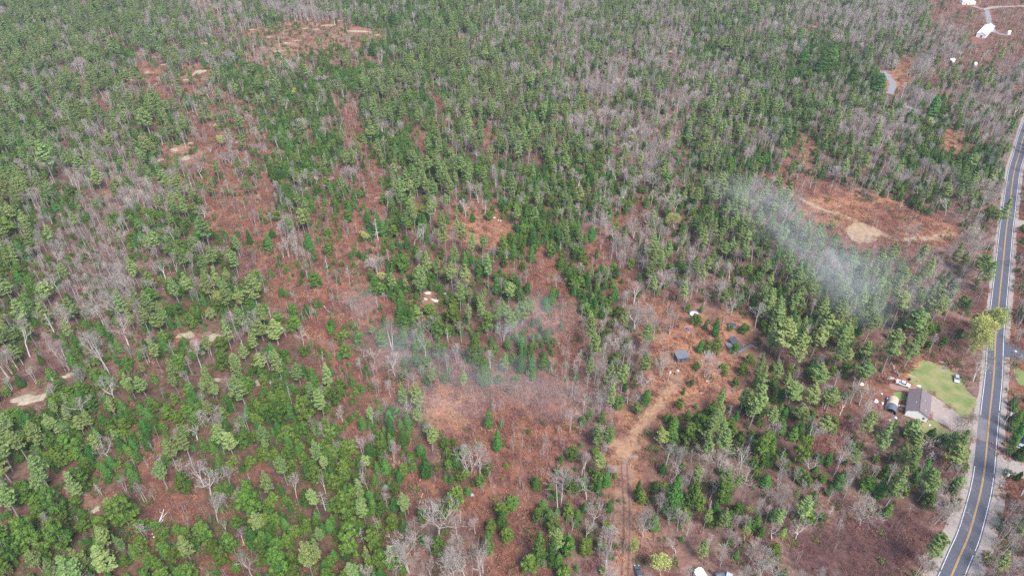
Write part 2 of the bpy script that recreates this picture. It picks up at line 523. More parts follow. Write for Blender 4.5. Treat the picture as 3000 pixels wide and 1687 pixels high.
strip('track', TRACK, lambda i: -2.2 - 1.6 * math.sin(i * .06) ** 2, lambda i: 2.2 + 1.4 * math.sin(i * .09 + 1) ** 2, .03, M_TRACK, 0.9, 8)
strip('track', TRACK2, -1.5, 1.5, .03, M_TRACK, 0.5, 9)
sheet('track_fork', FORK, .036, M_TRACKO, 0.4)
strip('track_verge', [p for p in TRACK if 1120 < pix(p.x, p.y)[1] < 1345], -2.2, 1.6, .042, M_TRACKO, 0.5, 10)
strip('wheel_rut', [p for p in TRACK if pix(p.x, p.y)[1] > 1345], -1.3, -0.7, .042, M_MUD, 0.12, 20)
strip('wheel_rut', [p for p in TRACK if pix(p.x, p.y)[1] > 1345], 0.7, 1.3, .042, M_MUD, 0.12, 21)
strip('muddy_track', MUD, -1.5, -0.4, .03, M_MUD, 0.35, 11)
strip('muddy_track', MUD, 0.5, 1.5, .03, M_MUD, 0.35, 12)
strip('grass_path', PATH, lambda i: -1.6 - (1.2 if i > 30 else 0), lambda i: 1.6, .03, M_PATH, 0.4, 13)
sheet('field', FIELD, .022, M_PATH, 0.8)
strip('gravel_track', GRAV, -2.6, 2.6, .03, M_GREYGR, 0.9, 14)
strip('stony_ditch', GRAV2, lambda i: -2.0 - 1.2 * math.sin(i * .3), 2.0, .03, M_GREYGR, 0.9, 15)
strip('far_gravel_drive', FARDR, -2.4, 2.4, .03, M_GRAVEL, 0.6, 16)
strip('far_gravel_drive', FARDR2, lambda i: -2.2, lambda i: 2.6, .045, M_GREYGR, 0.6, 17)
sheet('puddle', PUDDLE, .06, M_WATER, 0.15)
sheet('lawn', LAWN, .03, M_LAWN, 0.6)
sheet('lawn', YARD, .03, M_LAWN2, 0.3)
sheet('lawn', FRONT, .03, M_LAWN, 0.3)
sheet('lawn', RLAWN, .03, M_LAWN2, 0.4)
sheet('driveway', DRIVEWAY, .04, M_DRIVE, 0.25)
sheet('dirt_yard', DIRT, .045, M_DIRT, 0.3)

# ------------------------------------------------------------------ tree and brush meshes
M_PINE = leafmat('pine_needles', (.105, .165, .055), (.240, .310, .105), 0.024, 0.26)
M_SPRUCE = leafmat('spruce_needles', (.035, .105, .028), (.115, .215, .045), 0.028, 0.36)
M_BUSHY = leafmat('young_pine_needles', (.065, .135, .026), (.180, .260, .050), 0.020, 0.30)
M_BUD = leafmat('budding_leaves', (.31, .33, .10), (.46, .47, .16), 0.014, 0.2)
M_PBARK = leafmat('pine_bark', (.30, .265, .25), (.22, .19, .175), 0.01, 0.2, 0)
M_BARK = leafmat('hardwood_bark', (.52, .48, .43), (.38, .34, .30), 0.012, 0.22, 0)
M_TWIG = leafmat('bare_twigs', (.46, .41, .365), (.33, .28, .25), 0.018, 0.25, 0)
M_BIRCH = leafmat('birch_bark', (.54, .50, .45), (.40, .37, .33), 0.01, 0.25, 0)
M_FINE = leafmat('fine_twigs', (.40, .35, .315), (.30, .25, .225), 0.02, 0.28, 0)
M_DEAD = leafmat('weathered_dead_wood', (.52, .48, .45), (.40, .36, .34), 0.01, 0.2, 0)
M_RUST = leafmat('rusty_brush', (.30, .135, .090), (.22, .115, .095), 0.022, 0.3, 0.15)
M_TAN = leafmat('dry_bracken', (.43, .25, .145), (.34, .175, .10), 0.018, 0.25, 0.15)
M_PURP = leafmat('dark_brush', (.16, .085, .085), (.22, .125, .095), 0.02, 0.35, 0)
M_OLIVE = leafmat('low_green_shrubs', (.10, .125, .045), (.19, .18, .075), 0.03, 0.3, 0.15)


class Sprigs:
    """many small leaf clumps: quads with a position, a facing and a size"""

    def __init__(s, rng):
        s.rng, s.p, s.n, s.s, s.t = rng, [], [], [], []

    def add(s, p, n, size, tint):
        s.p.append(np.asarray(p, float))
        s.n.append(np.asarray(n, float))
        s.s.append(np.broadcast_to(size, (len(p),)))
        s.t.append(np.broadcast_to(tint, (len(p),)))

    def mesh(s, name, m, aspect=0.62):
        p, n, sz, t = np.concatenate(s.p), np.concatenate(s.n), np.concatenate(s.s), np.concatenate(s.t)
        n = n / (np.linalg.norm(n, axis=1, keepdims=True) + 1e-9)
        a = np.cross(n, s.rng.normal(size=p.shape))
        a /= np.linalg.norm(a, axis=1, keepdims=True) + 1e-9
        c = np.cross(n, a)
        a = a * sz[:, None]
        c = c * sz[:, None] * aspect
        k = len(p)
        j = s.rng.uniform(0.75, 1.15, (4, k, 1))
        v = np.stack([p - a * j[0], p - c * j[1], p + a * j[2], p + c * j[3]], 1).reshape(-1, 3)
        return polymesh(name, v, np.arange(4 * k).reshape(k, 4), m, np.clip(t + s.rng.normal(0, .18, k), 0, 1))


class Sticks:
    """tapering three or five sided twigs and stems"""

    def __init__(s):
        s.a, s.b, s.ra, s.rb, s.t = [], [], [], [], []

    def add(s, a, b, ra, rb, t=0.5):
        s.a.append(tuple(a))
        s.b.append(tuple(b))
        s.ra.append(ra)
        s.rb.append(rb)
        s.t.append(t)

    def mesh(s, name, m, k=3):
        a, b = np.array(s.a, float), np.array(s.b, float)
        d = b - a
        d /= np.linalg.norm(d, axis=1, keepdims=True) + 1e-9
        u = np.cross(d, np.array([.31, .87, .13]))
        u /= np.linalg.norm(u, axis=1, keepdims=True) + 1e-9
        w_ = np.cross(d, u)
        n = len(a)
        ra, rb = np.array(s.ra)[:, None], np.array(s.rb)[:, None]
        rings = []
        for c, r in ((a, ra), (b, rb)):
            for j in range(k):
                t = 2 * math.pi * j / k
                rings.append(c + (u * math.cos(t) + w_ * math.sin(t)) * r)
        v = np.stack(rings, 1).reshape(-1, 3)
        base = np.arange(n)[:, None] * 2 * k
        f = np.concatenate([base + np.array([j, (j + 1) % k, k + (j + 1) % k, k + j]) for j in range(k)], 1).reshape(-1, 4)
        return polymesh(name, v, f, m, np.repeat(np.array(s.t), k))


def bent(h, rng, lean=0.03):
    """a gently bending stem axis as a function of height"""
    a1, a2, ph = rng.normal(0, lean), rng.normal(0, lean), rng.uniform(0, 6)
    return lambda z: np.array([a1 * z + .012 * h * math.sin(3 * z / h + ph), a2 * z + .012 * h * math.cos(2.6 * z / h + ph), z])


def white_pine(seed):
    """tall pine, bare lower trunk, flat feathery whorls; 22 m"""
    rng = np.random.default_rng(seed)
    H = 22.0
    ax = bent(H, rng, .02)
    st, sp = Sticks(), Sprigs(rng)
    zs = np.linspace(0, H * .97, 9)
    for i in range(8):
        st.add(ax(zs[i]), ax(zs[i + 1]), .30 * (1 - zs[i] / H) + .03, .30 * (1 - zs[i + 1] / H) + .03)
    cb = H * rng.uniform(.30, .58)
    RM = rng.uniform(3.5, 4.8)
    z = cb
    side = rng.uniform(0, 6.28)
    ex = rng.uniform(.48, .95)
    while z < H * .985:
        t = (z - cb) / (H - cb)
        r = RM * ((1 - t) ** ex) * (.60 + .5 * min(1, t * 2.6)) * rng.uniform(.70, 1.15)
        nb = rng.integers(4, 7)
        a0 = rng.uniform(0, 6.28)
        for k in range(nb):
            if rng.random() < .13:
                continue
            az = a0 + 6.28 * k / nb + rng.normal(0, .22)
            ln = max(.5, r * rng.uniform(.62, 1.15) * (1 + .22 * math.cos(az - side)))
            el = rng.uniform(-.02, .25) + .75 * t ** 2
            d = np.array([math.cos(az) * math.cos(el), math.sin(az) * math.cos(el), math.sin(el)])
            o = ax(z) + np.array([0, 0, rng.normal(0, .25)])
            st.add(o, o + d * ln * .8, .055, .02)
            n = int(10 + 13 * ln)
            q = rng.uniform(.22, 1.04, n) ** .8
            latw = .34 * ln * (.35 + q * .75)
            p = o + d * (ln * q)[:, None] + np.stack([-math.sin(az) * np.ones(n), math.cos(az) * np.ones(n), np.zeros(n)], 1) * (rng.normal(0, .55, n) * latw)[:, None]
            p[:, 2] += rng.normal(.06, .12, n)
            nn = rng.normal(0, .55, (n, 3)) + np.array([d[0] * .3, d[1] * .3, 1.0])
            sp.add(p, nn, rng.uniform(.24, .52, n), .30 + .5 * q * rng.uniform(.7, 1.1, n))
        z += rng.uniform(.85, 1.35) * (1.1 - .45 * t)
    for k in range(rng.integers(5, 11)):                       # dead lower branches
        zz, az = rng.uniform(cb * .55, cb * 1.05), rng.uniform(0, 6.28)
        ln = rng.uniform(.8, 2.4)
        o = ax(zz)
        st.add(o, o + np.array([math.cos(az) * ln, math.sin(az) * ln, rng.uniform(-.1, .5)]), .04, .015, .1)
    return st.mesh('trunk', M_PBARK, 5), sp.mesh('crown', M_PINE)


def spruce(seed):
    """dense dark conifer with foliage down to the ground; 10 m"""
    rng = np.random.default_rng(seed)
    H = 10.0
    ax = bent(H, rng, .012)
    st, sp = Sticks(), Sprigs(rng)
    for i in range(5):
        st.add(ax(i * 1.9), ax(i * 1.9 + 1.9), .15 * (1 - i / 5.5), .15 * (1 - (i + 1) / 5.5))
    RM = rng.uniform(2.1, 3.0)
    pw = rng.uniform(.50, .85)
    z = H * rng.uniform(.03, .12)
    z0 = z
    while z < H * .99:
        t = (z - z0) / (H - z0)
        r = RM * (1 - t) ** pw * min(1, .55 + t * 3.2) * rng.uniform(.82, 1.12)
        nb = rng.integers(6, 10)
        a0 = rng.uniform(0, 6.28)
        for k in range(nb):
            if rng.random() < .08:
                continue
            az = a0 + 6.28 * k / nb + rng.normal(0, .2)
            ln = max(.22, r * rng.uniform(.7, 1.18))
            droop = -.12 + .5 * t
            n = int(8 + 13 * ln)
            q = rng.uniform(.25, 1.03, n) ** .7
            lat = rng.normal(0, .30, n) * ln * (.3 + .5 * q)
            p = ax(z)[None] + np.stack([math.cos(az) * ln * q - math.sin(az) * lat, math.sin(az) * ln * q + math.cos(az) * lat, droop * ln * q + rng.normal(0, .12, n)], 1)
            nn = rng.normal(0, .45, (n, 3)) + np.array([math.cos(az) * .75, math.sin(az) * .75, .75])
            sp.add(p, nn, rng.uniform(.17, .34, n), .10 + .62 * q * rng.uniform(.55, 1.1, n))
        z += rng.uniform(.36, .58)
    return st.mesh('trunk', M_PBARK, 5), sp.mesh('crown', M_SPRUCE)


def bushy_pine(seed):
    """broad, lobed, bright green young pine; 9 m"""
    rng = np.random.default_rng(seed)
    H = 9.0
    ax = bent(H, rng, .02)
    st, sp = Sticks(), Sprigs(rng)
    for i in range(4):
        st.add(ax(i * 2), ax(i * 2 + 2), .17 * (1 - i / 4.6), .17 * (1 - (i + 1) / 4.6))
    RM = rng.uniform(2.2, 3.1)
    nl = rng.integers(44, 62)
    base = rng.uniform(.10, .22)
    for k in range(nl):
        t = rng.random() ** .85
        zc = H * (base + (.93 - base) * t)
        rr = RM * math.sqrt(max(0, 1 - abs((t - .34) / .72) ** 2.2)) * rng.uniform(.25, .88)
        az = k * 2.4 + rng.normal(0, .5)
        c = ax(zc) + np.array([math.cos(az) * rr, math.sin(az) * rr, 0])
        lr = rng.uniform(.6, 1.05) * (1.1 - .35 * t)
        st.add(ax(zc - .7), c, .05, .02)
        n = int(58 * lr + 22)
        v = rng.normal(size=(n, 3))
        v /= np.linalg.norm(v, axis=1, keepdims=True)
        v[:, 2] = np.abs(v[:, 2]) * 1.0 - .28
        p = c + v * lr * rng.uniform(.45, 1.08, (n, 1)) * np.array([1, 1, .85])
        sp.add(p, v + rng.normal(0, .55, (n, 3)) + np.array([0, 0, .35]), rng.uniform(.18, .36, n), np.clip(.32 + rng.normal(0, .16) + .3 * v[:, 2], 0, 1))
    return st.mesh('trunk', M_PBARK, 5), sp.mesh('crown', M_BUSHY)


def branching(rng, big, small, p, d, ln, r, depth, maxd, spread, up, kids=(2, 4), leaf=None, fine=1.0, dmain=1):
    """a limb and everything that grows from it"""
    n = 3 if depth <= 1 else 2
    tgt = big if depth <= dmain else small
    for i in range(n):
        nd = d + rng.normal(0, .10 + .03 * depth, 3) + np.array([0, 0, up])
        nd /= np.linalg.norm(nd)
        q = p + nd * ln / n
        r2 = r * (1 - .42 / n)
        tgt.add(p, q, r, r2, rng.random())
        if depth < maxd and depth > 0 and rng.random() < .28 * fine:
            sd_ = nd + rng.normal(0, spread * .9, 3)
            sd_ /= np.linalg.norm(sd_)
            branching(rng, big, small, q, sd_, ln * rng.uniform(.42, .66), r2 * .55, depth + 1, maxd, spread, up, kids, leaf, fine, dmain)
        p, d, r = q, nd, r2
    if depth >= maxd:
        if leaf is not None:
            leaf.append(p)
        return
    for k in range(rng.integers(*kids)):
        nd = d + rng.normal(0, spread, 3)
        nd /= np.linalg.norm(nd)
        branching(rng, big, small, p, nd, ln * rng.uniform(.60, .84), max(.028, r * .64), depth + 1, maxd, spread, up, kids, leaf, fine, dmain)


def bare_tree(seed, leafy=False, stems=1, bark=None):
    """leafless spreading hardwood; about 13 m"""
    rng = np.random.default_rng(seed)
    big, small = Sticks(), Sticks()
    leaf = []
    for s in range(stems):
        az = rng.uniform(0, 6.28)
        t = .12 if stems == 1 else .30
        d = np.array([math.cos(az) * t, math.sin(az) * t, 1.0])
        branching(rng, big, small, np.array([math.cos(az), math.sin(az), 0]) * (.25 if stems > 1 else 0), d / np.linalg.norm(d), rng.uniform(3.6, 4.6), .33 if stems == 1 else .22, 0, 4, .46, .10,
                  (3, 5), leaf, 1.25, 2)
    tr = big.mesh('trunk', bark or M_BARK, 5)
    tw = small.mesh('crown', M_TWIG)
    if not leafy:
        return tr, tw
    sp = Sprigs(rng)
    L = np.array(leaf)
    n = 9
    p = np.repeat(L, n, 0) + rng.normal(0, .5, (len(L) * n, 3))
    sp.add(p, rng.normal(0, .7, p.shape) + np.array([0, 0, .8]), rng.uniform(.18, .36, len(p)), rng.uniform(.1, .9, len(p)))
    return tr, tw, sp.mesh('foliage', M_BUD)


def slender(seed, bark=None):
    """thin straight stems of birch and poplar with a light upswept top; 13 m"""
    rng = np.random.default_rng(seed)
    big, small = Sticks(), Sticks()
    for s in range(rng.integers(1, 3)):
        H = rng.uniform(11, 14)
        ax = bent(H, rng, .05)
        off = np.array([*rng.normal(0, .35, 2), 0]) * (s > 0)
        zs = np.linspace(0, H, 7)
        for i in range(6):
            big.add(ax(zs[i]) + off, ax(zs[i + 1]) + off, .13 * (1 - zs[i] / H) + .028, .13 * (1 - zs[i + 1] / H) + .028, rng.random())
        for k in range(rng.integers(16, 24)):
            z = H * rng.uniform(.45, .99)
            az = rng.uniform(0, 6.28)
            ln = (H - z) * .22 + rng.uniform(.4, 1.1)
            d = np.array([math.cos(az) * .52, math.sin(az) * .52, rng.uniform(.7, 1.3)])
            branching(rng, small, small, ax(z) + off, d / np.linalg.norm(d), ln, .034, 3, 5, .40, .08, (2, 4), None, .9, 0)
    return big.mesh('trunk', bark or M_BIRCH, 5), small.mesh('crown', M_FINE)


def dead_tree(seed):
    """grey standing dead pine: a pole with broken branch stubs; 12 m"""
    rng = np.random.default_rng(seed)
    st, br = Sticks(), Sticks()
    H = rng.uniform(9, 13)
    ax = bent(H, rng, .06)
    zs = np.linspace(0, H, 7)
    for i in range(6):
        st.add(ax(zs[i]), ax(zs[i + 1]), .20 * (1 - zs[i] / H) + .04, .20 * (1 - zs[i + 1] / H) + .04, rng.random())
    for k in range(rng.integers(16, 34)):
        z, az = H * rng.uniform(.3, .97), rng.uniform(0, 6.28)
        ln = rng.uniform(.5, 2.3) * (1.25 - z / H)
        o = ax(z)
        e = o + np.array([math.cos(az) * ln, math.sin(az) * ln, rng.uniform(-.25, .5) * ln])
        br.add(o, e, .05, .025, rng.random())
        for q in range(2):
            br.add(o + (e - o) * .6, e + rng.normal(0, .35, 3), .03, .015, rng.random())
    return st.mesh('trunk', M_DEAD, 5), br.mesh('limbs', M_DEAD)


def brush(seed, m, h, spread, n, tufts, tsize):
    """a patch of twiggy scrub"""
    rng = np.random.default_rng(seed)
    V, F, T = [], [], []
    st = Sticks()
    sp = Sprigs(rng)
    for k in range(n):
        o = np.array([*rng.normal(0, spread, 2), 0])
        hh = h * rng.uniform(.45, 1.2)
        d = np.array([*rng.normal(0, .32, 2), 1.0])
        e = o + d * hh
        st.add(o, e, .032, .014, rng.random())
        for q in range(2):
            s_ = o + d * hh * rng.uniform(.35, .8)
            st.add(s_, s_ + (d + rng.normal(0, .6, 3)) * hh * .4, .02, .01, rng.random())
        if tufts:
            p = o + d * (hh * rng.uniform(.1, 1.05, tufts))[:, None] + rng.normal(0, .22, (tufts, 3))
            p[:, 2] = np.abs(p[:, 2])
            sp.add(p, rng.normal(0, .7, (tufts, 3)) + np.array([0, 0, .6]), rng.uniform(.5, 1.1, tufts) * tsize, rng.random(tufts))
    out = [st.mesh('stems', m)]
    if tufts:
        out.append(sp.mesh('leaves', m))
    return out


def sapling(seed):
    """a few thin leafless saplings"""
    rng = np.random.default_rng(seed)
    st = Sticks()
    for s in range(rng.integers(2, 5)):
        H = rng.uniform(3.0, 6.0)
        ax = bent(H, rng, .08)
        off = np.array([*rng.normal(0, 1.0, 2), 0])
        for i in range(3):
            st.add(ax(H * i / 3) + off, ax(H * (i + 1) / 3) + off, .05 * (1 - i / 3.6), .05 * (1 - (i + 1) / 3.6), rng.random() * .5)
        for k in range(12):
            z, az = H * rng.uniform(.25, .95), rng.uniform(0, 6.28)
            ln = rng.uniform(.35, 1.0)
            e = ax(z) + off + np.array([math.cos(az) * ln * .6, math.sin(az) * ln * .6, ln])
            st.add(ax(z) + off, e, .02, .01, rng.random())
    return [st.mesh('stems', M_FINE)]


NV = 6
SRC = {
    'white_pine': [white_pine(100 + i) for i in range(8)],
    'spruce_tree': [spruce(200 + i) for i in range(8)],
    'bushy_pine': [bushy_pine(300 + i) for i in range(8)],
    'bare_tree': [bare_tree(400 + i, stems=1 + (i % 3 == 2) * 2) for i in range(8)],
    'birch_tree': [slender(500 + i, M_BIRCH if i % 2 else M_BARK) for i in range(8)],
    'budding_tree': [bare_tree(600 + i, True, 1 + i % 2) for i in range(4)],
    'dead_tree': [dead_tree(700 + i) for i in range(5)],
}
WHITE_STEMS = [bare_tree(800 + i, False, 4, M_BIRCH) for i in range(2)]
REF = {'white_pine': 22, 'spruce_tree': 10, 'bushy_pine': 9, 'bare_tree': 13, 'birch_tree': 13, 'budding_tree': 13, 'dead_tree': 12}
for k, vs in SRC.items():                                       # true heights of the built meshes
    for i, v in enumerate(vs):
        hs = max(max(p.co.z for p in m.vertices) for m in v)
        ws = max(max(abs(p.co.x) for p in m.vertices) for m in v)
        SRC[k][i] = (v, hs, ws)
WHITE_STEMS = [(v, max(max(p.co.z for p in m.vertices) for m in v), max(max(abs(p.co.x) for p in m.vertices) for m in v)) for v in WHITE_STEMS]
RAD = {'white_pine': 2.3, 'spruce_tree': 1.7, 'bushy_pine': 2.0, 'bare_tree': 2.2, 'birch_tree': 1.15, 'budding_tree': 2.4, 'dead_tree': 1.4}

